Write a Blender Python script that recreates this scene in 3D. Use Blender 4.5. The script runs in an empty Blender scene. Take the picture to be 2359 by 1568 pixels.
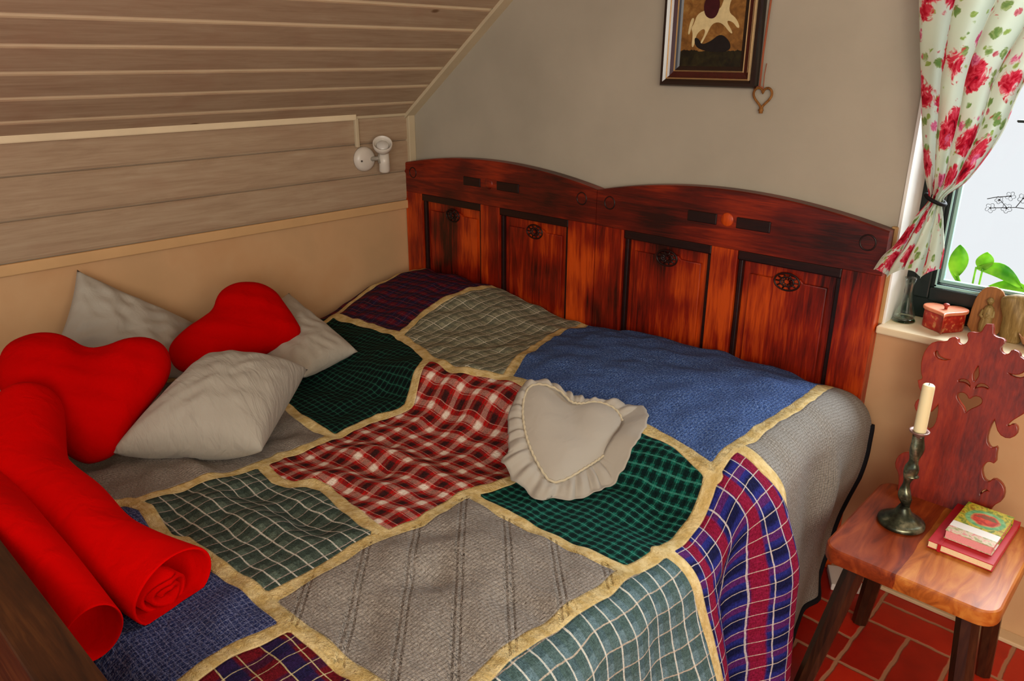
import bpy, bmesh, math, random
import numpy as np
from mathutils import Vector, Matrix
random.seed(7)
C=bpy.context.scene.collection
SC=bpy.context.scene
# ---------------- camera ----------------
YW=2.2103
cam_d=bpy.data.cameras.new('camera'); cam=bpy.data.objects.new('camera',cam_d); C.objects.link(cam); SC.camera=cam
yaw,pitch,roll=0.751371595,0.352216217,0.00385103671
fw=Vector((-math.sin(yaw)*math.cos(pitch),math.cos(yaw)*math.cos(pitch),-math.sin(pitch)))
rt=Vector((math.cos(yaw),math.sin(yaw),0)); up=rt.cross(fw)
r2=rt*math.cos(roll)+up*math.sin(roll); u2=-rt*math.sin(roll)+up*math.cos(roll)
cam.matrix_world=Matrix(((r2.x,u2.x,-fw.x,0),(r2.y,u2.y,-fw.y,-YW),(r2.z,u2.z,-fw.z,1.5),(0,0,0,1)))
cam_d.sensor_width=36; cam_d.lens=36*1789.015/2359; cam_d.clip_start=.02
# ---------------- world, lights, exposure ----------------
W=bpy.data.worlds.new('world'); SC.world=W; W.use_nodes=True
wb=W.node_tree.nodes['Background']; wb.inputs[0].default_value=(.93,.97,1.0,1); wb.inputs[1].default_value=.78
SC.view_settings.view_transform='Standard'; SC.view_settings.look='None'; SC.view_settings.gamma=1; SC.view_settings.exposure=.22
def area(name,loc,target,sx,sy,power,col):
    l=bpy.data.lights.new(name,'AREA'); l.shape='RECTANGLE'; l.size=sx; l.size_y=sy; l.energy=power; l.color=col
    o=bpy.data.objects.new(name,l); C.objects.link(o); o.location=loc
    o.rotation_euler=(Vector(target)-Vector(loc)).to_track_quat('-Z','Y').to_euler(); return o
area('daylight_from_window',(-.25,.75,1.75),(-1.3,-1.4,.4),.9,1.0,62,(.84,.93,1.0))
area('added_fill_from_behind',(.95,-3.3,1.75),(-1.5,-.6,.7),1.7,1.3,58,(1.0,.91,.79))  # added fill from the camera side, standing for presumed unseen windows
area('added_fill_window_wall',(.95,-1.9,1.5),(-.4,-.0,.55),1.0,1.0,17,(1.0,.88,.70))  # made-up second fill that brightens the lower wall by the chair
# ---------------- node helpers ----------------
def lin(c):
    return tuple(((v/255)/12.92 if v<=10 else ((v/255+.055)/1.055)**2.4) for v in c)+(1,)
class M:
    def __init__(s,name,rough=.7,spec=.3):
        s.m=bpy.data.materials.new(name); s.m.use_nodes=True; s.t=s.m.node_tree; s.n=s.t.nodes; s.l=s.t.links
        s.b=s.n['Principled BSDF']; s.b.inputs['Roughness'].default_value=rough; s.b.inputs['Specular IOR Level'].default_value=spec
    def new(s,t,**k):
        n=s.n.new(t)
        for a,b in k.items():
            if a.startswith('i_'):
                key=a[2:]; key=int(key) if key.isdigit() else key.replace('_',' ')
                s.put(n.inputs[key],b)
            else: setattr(n,a,b)
        return n
    def put(s,inp,v):
        if isinstance(v,bpy.types.NodeSocket): s.l.new(v,inp)
        else: inp.default_value=v
    def math(s,op,a,b=0,c=0):
        n=s.new('ShaderNodeMath',operation=op); s.put(n.inputs[0],a); s.put(n.inputs[1],b); s.put(n.inputs[2],c); return n.outputs[0]
    def mix(s,f,a,b,mode='MIX'):
        n=s.new('ShaderNodeMix',data_type='RGBA',blend_type=mode); s.put(n.inputs[0],f); s.put(n.inputs[6],a); s.put(n.inputs[7],b); return n.outputs[2]
    def obj(s): return s.new('ShaderNodeTexCoord').outputs['Object']
    def uv(s): return s.new('ShaderNodeTexCoord').outputs['UV']
    def mapv(s,v,sc=(1,1,1),rot=(0,0,0),loc=(0,0,0)):
        return s.new('ShaderNodeMapping',i_Vector=v,i_Scale=sc,i_Rotation=rot,i_Location=loc).outputs[0]
    def noise(s,v,scale,detail=4,rough=.55,dist=0):
        return s.new('ShaderNodeTexNoise',i_Vector=v,i_Scale=scale,i_Detail=detail,i_Roughness=rough,i_Distortion=dist).outputs['Fac']
    def ramp(s,f,stops):
        n=s.new('ShaderNodeValToRGB'); s.put(n.inputs[0],f); e=n.color_ramp.elements
        while len(e)<len(stops): e.new(.5)
        for x,(p,c) in zip(e,stops): x.position=p; x.color=c
        return n.outputs[0]
    def col(s,c): s.put(s.b.inputs['Base Color'],c)
    def bump(s,h,st=.3,dist=.01):
        n=s.new('ShaderNodeBump',i_Height=h,i_Strength=st,i_Distance=dist)
        p=s.b.inputs['Normal']
        if p.is_linked: s.l.new(p.links[0].from_socket,n.inputs['Normal'])
        s.l.new(n.outputs[0],p)
    def sep(s,v):
        n=s.new('ShaderNodeSeparateXYZ'); s.put(n.inputs[0],v); return n.outputs
def plain(name,c,rough=.6,spec=.3,nz=0,scale=20,bump=0,metal=0):
    m=M(name,rough,spec); c=lin(c)
    if nz:
        f=m.noise(m.obj(),scale)
        d=tuple(v*(1-nz) for v in c[:3])+(1,); h=tuple(min(1,v*(1+nz)) for v in c[:3])+(1,)
        m.col(m.ramp(f,[(.3,d),(.7,h)]))
        if bump: m.bump(f,bump,.004)
    else: m.put(m.b.inputs['Base Color'],c)
    m.b.inputs['Metallic'].default_value=metal
    return m.m
def wood(name,dark,mid,light,axis='z',scale=1.0,rough=.35,spec=.4,var=.5,seam=None):
    m=M(name,rough,spec); v=m.obj()
    st={'x':(.7,9,9),'y':(9,.7,9),'z':(9,9,.7)}[axis]
    st=tuple(a*scale for a in st)
    p=m.mapv(v,st); n1=m.noise(p,3.0,5,.6,1.2); n2=m.noise(m.mapv(v,tuple(a*4 for a in st)),5,3,.6)
    n3=m.noise(v,3.2,2)
    f=m.math('ADD',m.math('MULTIPLY',n1,.65),m.math('MULTIPLY',n2,.35))
    f=m.math('ADD',f,m.math('MULTIPLY',m.math('SUBTRACT',n3,.5),var))
    m.col(m.ramp(f,[(.28,lin(dark)),(.5,lin(mid)),(.72,lin(light))]))
    m.bump(n2,.15,.002)
    return m.m
# ---------------- mesh helpers ----------------
def mesh(name,verts,faces,mats=None,parent=None,smooth=False,loc=None,rot=None):
    me=bpy.data.meshes.new(name); me.from_pydata([tuple(v) for v in verts],[],faces); me.update()
    o=bpy.data.objects.new(name,me); C.objects.link(o)
    if mats is not None:
        for m in (mats if isinstance(mats,(list,tuple)) else [mats]): me.materials.append(m)
    if smooth: me.polygons.foreach_set('use_smooth',[True]*len(me.polygons))
    if parent: o.parent=parent
    if loc: o.location=loc
    if rot: o.rotation_euler=rot
    return o
class MB:
    def __init__(s): s.v=[]; s.f=[]; s.mi=[]
    def add(s,v,f,mi=0):
        o=len(s.v); s.v+= [tuple(a) for a in v]; s.f+=[tuple(i+o for i in q) for q in f]; s.mi+=[mi]*len(f)
    def box(s,x0,x1,y0,y1,z0,z1,mi=0,bev=0):
        if bev:
            bm=bmesh.new(); bmesh.ops.create_cube(bm,size=1)
            for v in bm.verts: v.co=Vector(((x0+x1)/2+v.co.x*(x1-x0),(y0+y1)/2+v.co.y*(y1-y0),(z0+z1)/2+v.co.z*(z1-z0)))
            bmesh.ops.bevel(bm,geom=bm.edges[:],offset=bev,segments=2,affect='EDGES',profile=.5)
            bm.verts.index_update(); s.add([v.co[:] for v in bm.verts],[[v.index for v in f.verts] for f in bm.faces],mi); bm.free(); return
        v=[(x,y,z) for x in(x0,x1) for y in(y0,y1) for z in(z0,z1)]
        s.add(v,[(0,1,3,2),(4,6,7,5),(0,4,5,1),(2,3,7,6),(0,2,6,4),(1,5,7,3)],mi)
    def tube(s,pts,r,seg=10,mi=0,cap=True,closed=False):
        pts=[Vector(p) for p in pts]; n=len(pts); rs=r if isinstance(r,(list,tuple)) else [r]*n
        t0=(pts[1]-pts[0]).normalized(); nn=t0.orthogonal().normalized(); V=[]
        for i,p in enumerate(pts):
            if closed: t=(pts[(i+1)%n]-pts[i-1]).normalized()
            else: t=(pts[min(i+1,n-1)]-pts[max(i-1,0)]).normalized()
            nn=(nn-t*nn.dot(t)).normalized(); bb=t.cross(nn)
            for k in range(seg):
                a=2*math.pi*k/seg; V.append(p+(nn*math.cos(a)+bb*math.sin(a))*rs[i])
        F=[]
        for i in range(n if closed else n-1):
            for k in range(seg):
                a=i*seg+k; b=i*seg+(k+1)%seg; j=((i+1)%n)*seg
                F.append((a,b,j+(k+1)%seg,j+k))
        if cap and not closed: F.append(tuple(range(seg))[::-1]); F.append(tuple((n-1)*seg+k for k in range(seg)))
        s.add(V,F,mi)
    def lathe(s,prof,seg=32,c=(0,0,0),mi=0,M3=None):
        V=[];F=[];n=len(prof)
        for r,z in prof:
            for k in range(seg):
                a=2*math.pi*k/seg; p=Vector((r*math.cos(a),r*math.sin(a),z))
                if M3 is not None: p=M3@p
                V.append(p+Vector(c))
        for i in range(n-1):
            for k in range(seg):
                F.append((i*seg+k,i*seg+(k+1)%seg,(i+1)*seg+(k+1)%seg,(i+1)*seg+k))
        F.append(tuple(range(seg))[::-1]); F.append(tuple((n-1)*seg+k for k in range(seg)))
        s.add(V,F,mi)
    def build(s,name,mats,parent=None,smooth=False,loc=None,rot=None,auto=None):
        o=mesh(name,s.v,s.f,mats,parent,smooth or auto is not None,loc,rot)
        o.data.polygons.foreach_set('material_index',s.mi)
        if auto is not None: o.data.set_sharp_from_angle(angle=math.radians(auto))
        return o
def extr(name,polys,depth,mat,parent=None,bevel=.0,mw=None,res=3):
    """flat outline with holes, given thickness (a filled curve turned into a mesh); first polygon is the outside"""
    cu=bpy.data.curves.new('outline','CURVE'); cu.dimensions='2D'; cu.fill_mode='BOTH'
    cu.extrude=max(depth/2-bevel,0.0001); cu.bevel_depth=bevel; cu.bevel_resolution=1
    for p in polys:
        sp=cu.splines.new('POLY'); sp.points.add(len(p)-1)
        for q,(x,y) in zip(sp.points,p): q.co=(x,y,0,1)
        sp.use_cyclic_u=True
    tmp=bpy.data.objects.new('outline',cu); C.objects.link(tmp); bpy.context.view_layer.update()
    me=bpy.data.meshes.new_from_object(tmp.evaluated_get(bpy.context.evaluated_depsgraph_get()))
    bpy.data.objects.remove(tmp); bpy.data.curves.remove(cu)
    if mw is not None: me.transform(mw)
    me.name=name; o=bpy.data.objects.new(name,me); C.objects.link(o)
    me.materials.clear(); me.materials.append(mat)
    me.polygons.foreach_set('use_smooth',[True]*len(me.polygons)); me.set_sharp_from_angle(angle=math.radians(35))
    if parent: o.parent=parent
    return o
def smooth_poly(p,it=2,closed=True,keep=()):
    p=[Vector((a,b)) for a,b in p]
    for _ in range(it):
        q=[];n=len(p)
        for i in range(n if closed else n-1):
            a,b=p[i],p[(i+1)%n]; q+= [a*.75+b*.25,a*.25+b*.75]
        if not closed: q=[p[0]]+q+[p[-1]]
        p=q
    return [(v.x,v.y) for v in p]
def thing(name,label,cat,loc=(0,0,0),group=None):
    o=bpy.data.objects.new(name,None); C.objects.link(o); o.location=loc; o.empty_display_size=.05
    tag(o,label,cat,group); return o
def tag(o,label,cat,group=None):
    o['label']=label; o['category']=cat
    if group: o['group']=group
    return o
def struct(o): o['kind']='structure'; return o
def plane_matrix(P0,n):
    n=Vector(n).normalized(); x=Vector((0,0,1)).cross(n).normalized(); y=n.cross(x)
    return Matrix(((x.x,y.x,n.x,P0[0]),(x.y,y.y,n.y,P0[1]),(x.z,y.z,n.z,P0[2]),(0,0,0,1)))
# ---------------- room ----------------
XL=-2.66
def m_wall():
    m=M('painted_plaster',.9,.1); v=m.obj()
    z=m.sep(v)[2]; n=m.noise(v,2.2,4); n2=m.noise(v,45,5,.7)
    up_=m.ramp(n,[(.3,lin((160,152,136))),(.7,lin((174,165,148)))])
    lo=m.ramp(n,[(.3,lin((196,150,106))),(.52,lin((204,164,122))),(.75,lin((190,156,116)))])
    f=m.math('GREATER_THAN',z,.872)
    m.col(m.mix(f,lo,up_)); m.bump(n2,.12,.004); return m.m
WALL=m_wall()
def m_boards():
    m=M('whitewashed_boards',.75,.2); v=m.obj()
    g=m.noise(m.mapv(v,(10,1.0,10)),4,6,.65,.6); g2=m.noise(m.mapv(v,(30,.8,30)),6,3)
    k=m.noise(m.mapv(v,(3,2,3)),2.2,2)
    f=m.math('ADD',m.math('MULTIPLY',g,.7),m.math('MULTIPLY',g2,.3))
    c=m.ramp(f,[(.25,lin((150,124,100))),(.5,lin((172,148,122))),(.75,lin((186,166,140)))])
    c=m.mix(m.math('MULTIPLY',m.ramp(k,[(.55,(0,0,0,1)),(.75,(1,1,1,1))]),.35),c,lin((158,120,96)))
    vo=m.new('ShaderNodeTexVoronoi',i_Vector=m.mapv(v,(3.2,1.7,3.2)),i_Scale=1.6).outputs[0]
    c=m.mix(m.ramp(vo,[(.03,(1,1,1,1)),(.06,(0,0,0,1))]),c,lin((120,92,66)))
    m.col(c); m.bump(g2,.1,.002); return m.m
BOARD=m_boards(); TRIM=plain('cream_trim_paint',(196,180,150),.6,.3,.06,6)
PALE=plain('pale_duct_and_groove_light',(232,214,180),.7,.2,.05,8)  # plain paint on the duct; on ceiling grooves, bevel light put into colour
SANDTRIM=plain('sand_trim_paint',(206,166,118),.7,.2,.06,6)
WHITE=plain('white_reveal_plaster',(224,222,214),.8,.2,.03,6)
# back wall with window opening
WX0,WX1,WZ0,WZ1=-.648,.30,.80,2.02
b=MB()
def wbox(x0,x1,z0,z1): b.box(x0,x1,0,.30,z0,z1)
wbox(-2.8,WX0,-.02,2.45); wbox(WX1,1.5,-.02,2.45); wbox(WX0,WX1,-.02,WZ0-.02); wbox(WX0,WX1,WZ1,2.45)
struct(b.build('wall_back',WALL))
b=MB(); b.box(XL-.14,XL,-4.6,.0,-.02,1.30); struct(b.build('wall_left',WALL))
b=MB(); b.box(1.4,1.5,-4.6,0,-.02,2.45); struct(b.build('wall_right',WALL))
# left knee wall boarding: three planks with v grooves
b=MB()
for z0,z1 in ((.906,1.029),(1.029,1.158),(1.158,1.268)):
    P=[(0,z0+.001),(.008,z0+.003),(.012,z0+.012),(.012,z1-.010),(.006,z1-.002),(0,z1)]
    V=[(XL+x,y,z) for y in(-4.6,-.0) for x,z in P]; n=len(P)
    b.add(V,[(i,i+1,n+i+1,n+i) for i in range(n-1)])
struct(b.build('trim_1',BOARD))
b=MB(); b.box(XL,XL+.018,-4.6,0,.870,.906,bev=.004); struct(b.build('trim_2',SANDTRIM))
# sloping boarded ceiling
sa=math.atan2(1.686-1.268,-2.102+2.66); L=1.75
ex,ez=math.cos(sa),math.sin(sa); nx,nz=math.sin(sa),-math.cos(sa)
pitchb=.1005
b=MB(); k=0; s=-.0
O=Vector((XL,0,1.268))
def sl(s_,h): return (O.x+ex*s_+nx*h,O.z+ez*s_+nz*h)
s=.055
edges=[0.0]+[.085+.112*i for i in range(15)]
for i in range(len(edges)-1):
    s0,s1=edges[i],edges[i+1]
    P=[(s0,.006),(s0+.016,.006),(s0+.018,.011),(s1-.001,.011),(s1,.006)]
    if i==0: P[0]=(s0,0);P[1]=(s0,.0);P[2]=(s0,.011)
    V=[];n=len(P)
    for y in(-4.6,0.0):
        for (a,h) in P: x,z=sl(a,h); V.append((x,y,z))
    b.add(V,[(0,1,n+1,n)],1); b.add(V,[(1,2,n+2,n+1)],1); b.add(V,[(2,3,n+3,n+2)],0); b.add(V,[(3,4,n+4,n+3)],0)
V=[]
for y in(-4.6,0):
    for a,h in((-.05,0),(1.66,0),(1.66,-.08),(-.05,-.08)): x,z=sl(a,h); V.append((x,y,z))
b.add(V,[(0,1,5,4),(1,2,6,5),(2,3,7,6),(3,0,4,7),(0,3,2,1),(4,5,6,7)],0)
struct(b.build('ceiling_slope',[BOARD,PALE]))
xe,ze=sl(1.60,0)
b=MB(); b.box(xe,1.5,-4.6,.3,ze-.0,ze+.1); struct(b.build('ceiling',plain('ceiling_paint',(200,190,170),.9,.1)))
# cover strip along gable: slope then corner
def strip(s0,s1,h0,h1,y0,y1,b):
    V=[]
    for y in(y0,y1):
        for a,h in((s0,h0),(s1,h0),(s1,h1),(s0,h1)): x,z=sl(a,h); V.append((x,y,z))
    b.add(V,[(0,1,5,4),(1,2,6,5),(2,3,7,6),(3,0,4,7),(0,3,2,1),(4,5,6,7)])
b=MB(); strip(.0,1.6,.011,.024,-.045,0,b); struct(b.build('trim_3',TRIM))
b=MB(); b.box(XL+.0,XL+.028,-.035,0,.90,1.272,bev=.003); struct(b.build('trim_4',TRIM))
# moulding / cable duct under slope
b=MB(); b.box(XL+.0,XL+.030,-4.6,-.30,1.254,1.284,bev=.005); struct(b.build('trim_5',PALE))
b=MB(); b.box(XL+.0,XL+.020,-.30,-.035,1.258,1.272,bev=.003); struct(b.build('trim_6',TRIM))
# floor: basket weave clay tiles
def m_floor():
    m=M('red_clay_tiles',.38,.45); v=m.obj(); s=m.sep(v)
    g=.2195
    u=m.math('DIVIDE',m.math('ADD',s[0],.487),g); w=m.math('DIVIDE',m.math('ADD',s[1],.205),g)
    wob=m.math('MULTIPLY',m.math('SUBTRACT',m.noise(v,18,2),.5),.05)
    u=m.math('ADD',u,wob); w=m.math('ADD',w,wob)
    fu=m.math('FLOOR',u); fv=m.math('FLOOR',w)
    par=m.math('GREATER_THAN',m.math('ABSOLUTE',m.math('SUBTRACT',m.math('MODULO',m.math('ADD',m.math('ADD',fu,fv),200),2),0)),.5)
    a=m.math('FRACT',u); c=m.math('FRACT',w)
    a2=m.math('FRACT',m.math('MULTIPLY',a,2)); c2=m.math('FRACT',m.math('MULTIPLY',c,2))
    def edge(x,k): return m.math('MULTIPLY',m.math('MINIMUM',x,m.math('SUBTRACT',1,x)),k)
    # par=1 : bricks run along y (split in x)
    e1=m.math('MINIMUM',edge(a2,.5),edge(c,1)); e0=m.math('MINIMUM',edge(a,1),edge(c2,.5))
    e=m.math('ADD',m.math('MULTIPLY',e1,par),m.math('MULTIPLY',e0,m.math('SUBTRACT',1,par)))
    gr=m.ramp(e,[(.016,(1,1,1,1)),(.030,(0,0,0,1))])
    idv=m.new('ShaderNodeCombineXYZ',i_0=fu,i_1=fv,i_2=m.math('ADD',m.math('MULTIPLY',m.math('GREATER_THAN',a,.5),par),m.math('MULTIPLY',m.math('GREATER_THAN',c,.5),m.math('SUBTRACT',1,par)))).outputs[0]
    wn=m.new('ShaderNodeTexWhiteNoise',i_Vector=idv).outputs[0]
    n=m.noise(v,14,5,.6)
    tc=m.ramp(m.math('ADD',m.math('MULTIPLY',wn,.5),m.math('MULTIPLY',n,.5)),[(.25,lin((134,20,8))),(.55,lin((168,28,12))),(.8,lin((188,44,20)))])
    m.col(m.mix(gr,tc,lin((160,112,84)))); m.bump(m.math('SUBTRACT',1,gr),.5,.004); m.bump(n,.1,.004); return m.m
b=MB(); b.box(-2.9,1.5,-4.6,.3,-.12,0); struct(b.build('floor',m_floor()))
b=MB(); b.box(-.70,1.4,-.045,0,0,.012,bev=.003); struct(b.build('baseboard_back',plain('pale_mortar_strip',(206,178,140),.8,.2,.06,12)))
# window ledge and reveal
b=MB(); b.box(WX0-.004,WX1,-.035,.28,WZ0-.022,WZ0,bev=.005); struct(b.build('trim_7',plain('cream_ledge',(226,208,172),.5,.4,.05,7)))
b=MB(); b.box(WX0-.002,WX0+.006,-.004,.155,WZ0,WZ1); struct(b.build('trim_8',WHITE))
b=MB(); b.box(WX0-.016,WX0+.001,-.010,.004,WZ0-.0,1.072,bev=.003); struct(b.build('trim_9',plain('ochre_corner_bead',(176,140,92),.7,.2,.08,10)))
# window
DKG=plain('dark_green_black_frame',(16,26,24),.35,.4)
GLZ=plain('pale_teal_glazing_strip',(150,190,182),.3,.5)
win=bpy.data.objects.new('window_1',None); C.objects.link(win); win['kind']='structure'
b=MB()
y0,y1=.13,.20
b.box(WX0,-.560,y0,y1,WZ0,WZ1,bev=.004); b.box(-.560,WX1,y0,y1,WZ0,.905,bev=.004); b.box(-.560,WX1,y0,y1,WZ1-.09,WZ1,bev=.004); b.box(WX1-.09,WX1,y0,y1,.905,WZ1-.09,bev=.004)
b.box(WX0+.03,-.575,y0-.012,y0,.86,WZ1-.02,bev=.004); b.box(-.575,WX1-.03,y0-.012,y0,.855,.895,bev=.004)
b.build('window_frame',DKG,win)
b=MB()
b.box(-.560,-.552,.150,.165,.905,WZ1-.09); b.box(-.552,WX1-.09,.150,.165,.905,.913)
b.box(-.566,-.562,.126,.131,.897,WZ1-.09); b.box(-.566,WX1-.09,.126,.131,.895,.902)
b.build('glazing_strip',GLZ,win)
def m_glass():
    m=bpy.data.materials.new('window_glass'); m.use_nodes=True; t=m.node_tree; t.nodes.clear()
    o=t.nodes.new('ShaderNodeOutputMaterial'); mx=t.nodes.new('ShaderNodeMixShader'); tr=t.nodes.new('ShaderNodeBsdfTransparent'); g=t.nodes.new('ShaderNodeBsdfGlossy'); g.inputs['Roughness'].default_value=.02
    lw=t.nodes.new('ShaderNodeLayerWeight'); lw.inputs[0].default_value=.12
    t.links.new(lw.outputs['Fresnel'],mx.inputs[0]); t.links.new(tr.outputs[0],mx.inputs[1]); t.links.new(g.outputs[0],mx.inputs[2]); t.links.new(mx.outputs[0],o.inputs[0]); return m
GLASS=m_glass()
b=MB(); b.box(-.556,WX1-.09,.157,.160,.905,WZ1-.09); b.build('window_glass',GLASS,win)
b=MB(); b.tube([(-.455,.145,1.348),(-.385,.145,1.348)],.004,8); b.tube([(-.455,.145,1.348),(-.455,.157,1.348)],.003,6); b.build('window_latch',DKG,win)
INK=plain('black_ink',(20,20,24),.5,.3)
# drawn flower twig on the pane
b=MB()
def fl(cx,cz,r,ph):
    pts=[]
    for k in range(25):
        a=2*math.pi*k/25; rr=r*(.62+.38*abs(math.cos(2.5*a+ph))); pts.append((cx+rr*math.cos(a),.1555,cz+rr*math.sin(a)))
    b.tube(pts,.0006,5,closed=True)
    for k in range(5):
        a=2*math.pi*k/5+ph; b.tube([(cx,.1555,cz),(cx+.55*r*math.cos(a),.1555,cz+.55*r*math.sin(a))],.0007,4)
    b.tube([(cx-.002,.1555,cz),(cx+.002,.1555,cz)],.002,6)
for q in ((-.437,1.160,.012,.3),(-.461,1.147,.010,1.0),(-.477,1.124,.013,.2),(-.440,1.128,.013,.8),(-.408,1.158,.013,.5),(-.385,1.12,.012,.1),(-.36,1.15,.013,1.2)): fl(*q)
for pl in ([(-.489,1.147),(-.468,1.154),(-.437,1.160)],[(-.461,1.150),(-.44,1.130),(-.42,1.133),(-.385,1.132),(-.34,1.138)],[(-.42,1.133),(-.408,1.158)],[(-.44,1.130),(-.477,1.124)],[(-.385,1.132),(-.36,1.15)]):
    b.tube([(x,.1555,z) for x,z in pl],.0011,5)
tag(b.build('flower_decal',INK),'black line drawing of a blossoming twig on the window pane','window sticker')
# ---- quilt surface (numpy) ----
QX0=-2.63; QXE=-.70; QAE=QXE-QX0; QB0=.065; QB1=1.965
NA,NS,NB=200,84,210
PX=[-2.63,-2.52,-2.1,-1.67,-1.40,-1.14,-.92,-.70]
PY=[0,.1,.2,.3,.42,.55,.70,.80,.86,.95,1.1,1.25,1.4,1.55,1.7,1.85,1.92,1.97]
PZ=[[.57,.59,.585,.565,.535,.50,.475,.465,.465,.465,.465,.465,.47,.48,.49,.50,.50,.46],
    [.60,.64,.64,.625,.59,.545,.50,.49,.48,.48,.48,.48,.48,.49,.50,.51,.51,.46],
    [.60,.64,.65,.64,.62,.585,.55,.53,.51,.49,.485,.49,.495,.51,.52,.53,.53,.47],
    [.55,.575,.58,.58,.585,.605,.615,.610,.52,.495,.49,.487,.50,.515,.53,.545,.54,.47],
    [.57,.62,.64,.645,.645,.64,.63,.605,.53,.505,.51,.515,.525,.535,.54,.545,.54,.47],
    [.57,.625,.65,.655,.655,.645,.63,.605,.545,.525,.53,.56,.567,.565,.56,.555,.54,.47],
    [.57,.625,.65,.665,.665,.66,.645,.615,.545,.53,.54,.565,.565,.56,.56,.555,.54,.47],
    [.56,.61,.645,.668,.668,.662,.655,.64,.545,.532,.55,.563,.566,.566,.56,.55,.53,.46]]
def _sm(t): t=np.clip(t,0,1); return t*t*(3-2*t)
def _blur(z,s0,s1):
    for ax,s in ((0,s0),(1,s1)):
        k=np.exp(-.5*(np.arange(-3*s,3*s+1)/s)**2); k/=k.sum(); p=3*s
        pad=[(0,0),(0,0)]; pad[ax]=(p,p)
        z=np.apply_along_axis(lambda v:np.convolve(v,k,'valid'),ax,np.pad(z,pad,'edge'))
    return z
def _noise(x,y,seed,n=9):
    r=np.random.RandomState(seed); o=0
    for i in range(n):
        th=r.rand()*6.28; f=r.uniform(.6,1.6); o=o+np.sin((x*np.cos(th)+y*np.sin(th))*f+r.rand()*6.28+1.3*np.sin((x*np.sin(th)-y*np.cos(th))*f*.6+r.rand()*6.28))
    return o/n**.5
def quilt_grid():
    b=np.linspace(QB0,QB1,NB)
    a=np.linspace(0,QAE,NA)
    Zk=np.array([np.interp(b,PY,row) for row in PZ])
    Z=np.array([np.interp(a,np.array(PX)-QX0,Zk[:,j]) for j in range(NB)]).T
    Z=_blur(Z,7,2)
    A,B=np.meshgrid(a,b,indexing='ij'); X=A+QX0; Y=-B
    # wrinkles of the cloth lying on the bed
    def ridge(x0,y0,x1,y1,w,h):
        dx,dy=x1-x0,y1-y0; L=np.hypot(dx,dy); t=((X-x0)*dx+(Y-y0)*dy)/L/L
        d=((X-x0)*dy-(Y-y0)*dx)/L+.02*np.sin(t*5)
        return h*np.exp(-(d/w)**2)*_sm(t*4+.3)*_sm((1-t)*4+.3)
    Z=Z+ridge(-1.62,-1.16,-1.15,-1.08,.045,.022)+ridge(-1.55,-1.33,-1.25,-1.2,.03,.014)
    Z=Z-ridge(-1.62,-1.47,-1.20,-1.42,.035,.014)+ridge(-1.66,-1.56,-1.18,-1.50,.04,.014)
    Z=Z+ridge(-1.05,-1.3,-.75,-1.42,.05,.012)-ridge(-1.0,-1.45,-.72,-1.3,.045,.012)-ridge(-1.05,-1.55,-.85,-1.62,.04,.010)
    Z=Z+ridge(-2.0,-1.55,-1.72,-1.45,.04,.02)
    Z=Z+.0042*_noise(X*26,Y*26,3)+.0024*_noise(X*60,Y*60,5)
    Z=Z-.10*_sm((-2.545-X)/.10)
    # side drape
    ze=Z[-1]
    k=np.linspace(0,1,NS+1)[1:]
    K,Bs=np.meshgrid(k,b,indexing='ij'); Ze=np.broadcast_to(ze,K.shape)
    pil=_sm((.88-Bs)/.10)            # 1 beside the pillow, 0 further down the bed
    smax=np.interp(b,[QB0,.10,.14,.20,.28,.38,.6,1.0,2.0],[.30,.42,.54,.62,.66,.67,.67,.60,.60])
    S=K*np.broadcast_to(smax,K.shape)
    R=.098*pil+.085*(1-pil); tm=np.radians(88*pil+84*(1-pil))
    th=np.minimum(S/R,tm); ex=np.maximum(S-R*tm,0)
    Xs=QXE+R*np.sin(th)+ex*np.cos(tm); Zs=Ze-R*(1-np.cos(th))-ex*np.sin(tm)
    down=np.clip(S/.55,0,1)
    # folds hanging down the side
    fold=.085*np.exp(-((Bs-.72)/np.where(Bs<.72,.055,.12))**2)*_sm((S-.04)/.28)
    fold=fold+.075*np.exp(-((Bs-1.0-.03*down)/.12)**2)*_sm((S-.10)/.35)
    fold=fold-.06*np.exp(-((Bs-.85)/.045)**2)*_sm((S-.04)/.25)
    fold=fold+.045*_sm((Bs-1.15)/.2)*_sm(S/.5)
    fold=fold+.020*np.exp(-((Bs-.36+.18*(S-.3))/.05)**2)*_sm((S-.08)/.2)
    fold=fold-.045*_sm((S-.2)/.3)*_sm((.55-Bs)/.3)
    fold=fold+.006*_noise(Bs*22,S*6,8)*_sm(S/.2)
    Xs=Xs+fold
    Ys=-Bs-.03*_sm((.2-Bs)/.15)*down+.0*Bs
    Zs=np.maximum(Zs,.012+.02*0)
    X=np.vstack([X,Xs]);Y=np.vstack([Y,Ys]);Z=np.vstack([Z,Zs])
    UA=np.vstack([A,QAE+S]);UB=np.vstack([B,Bs])
    return X,Y,Z,UA,UB
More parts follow.
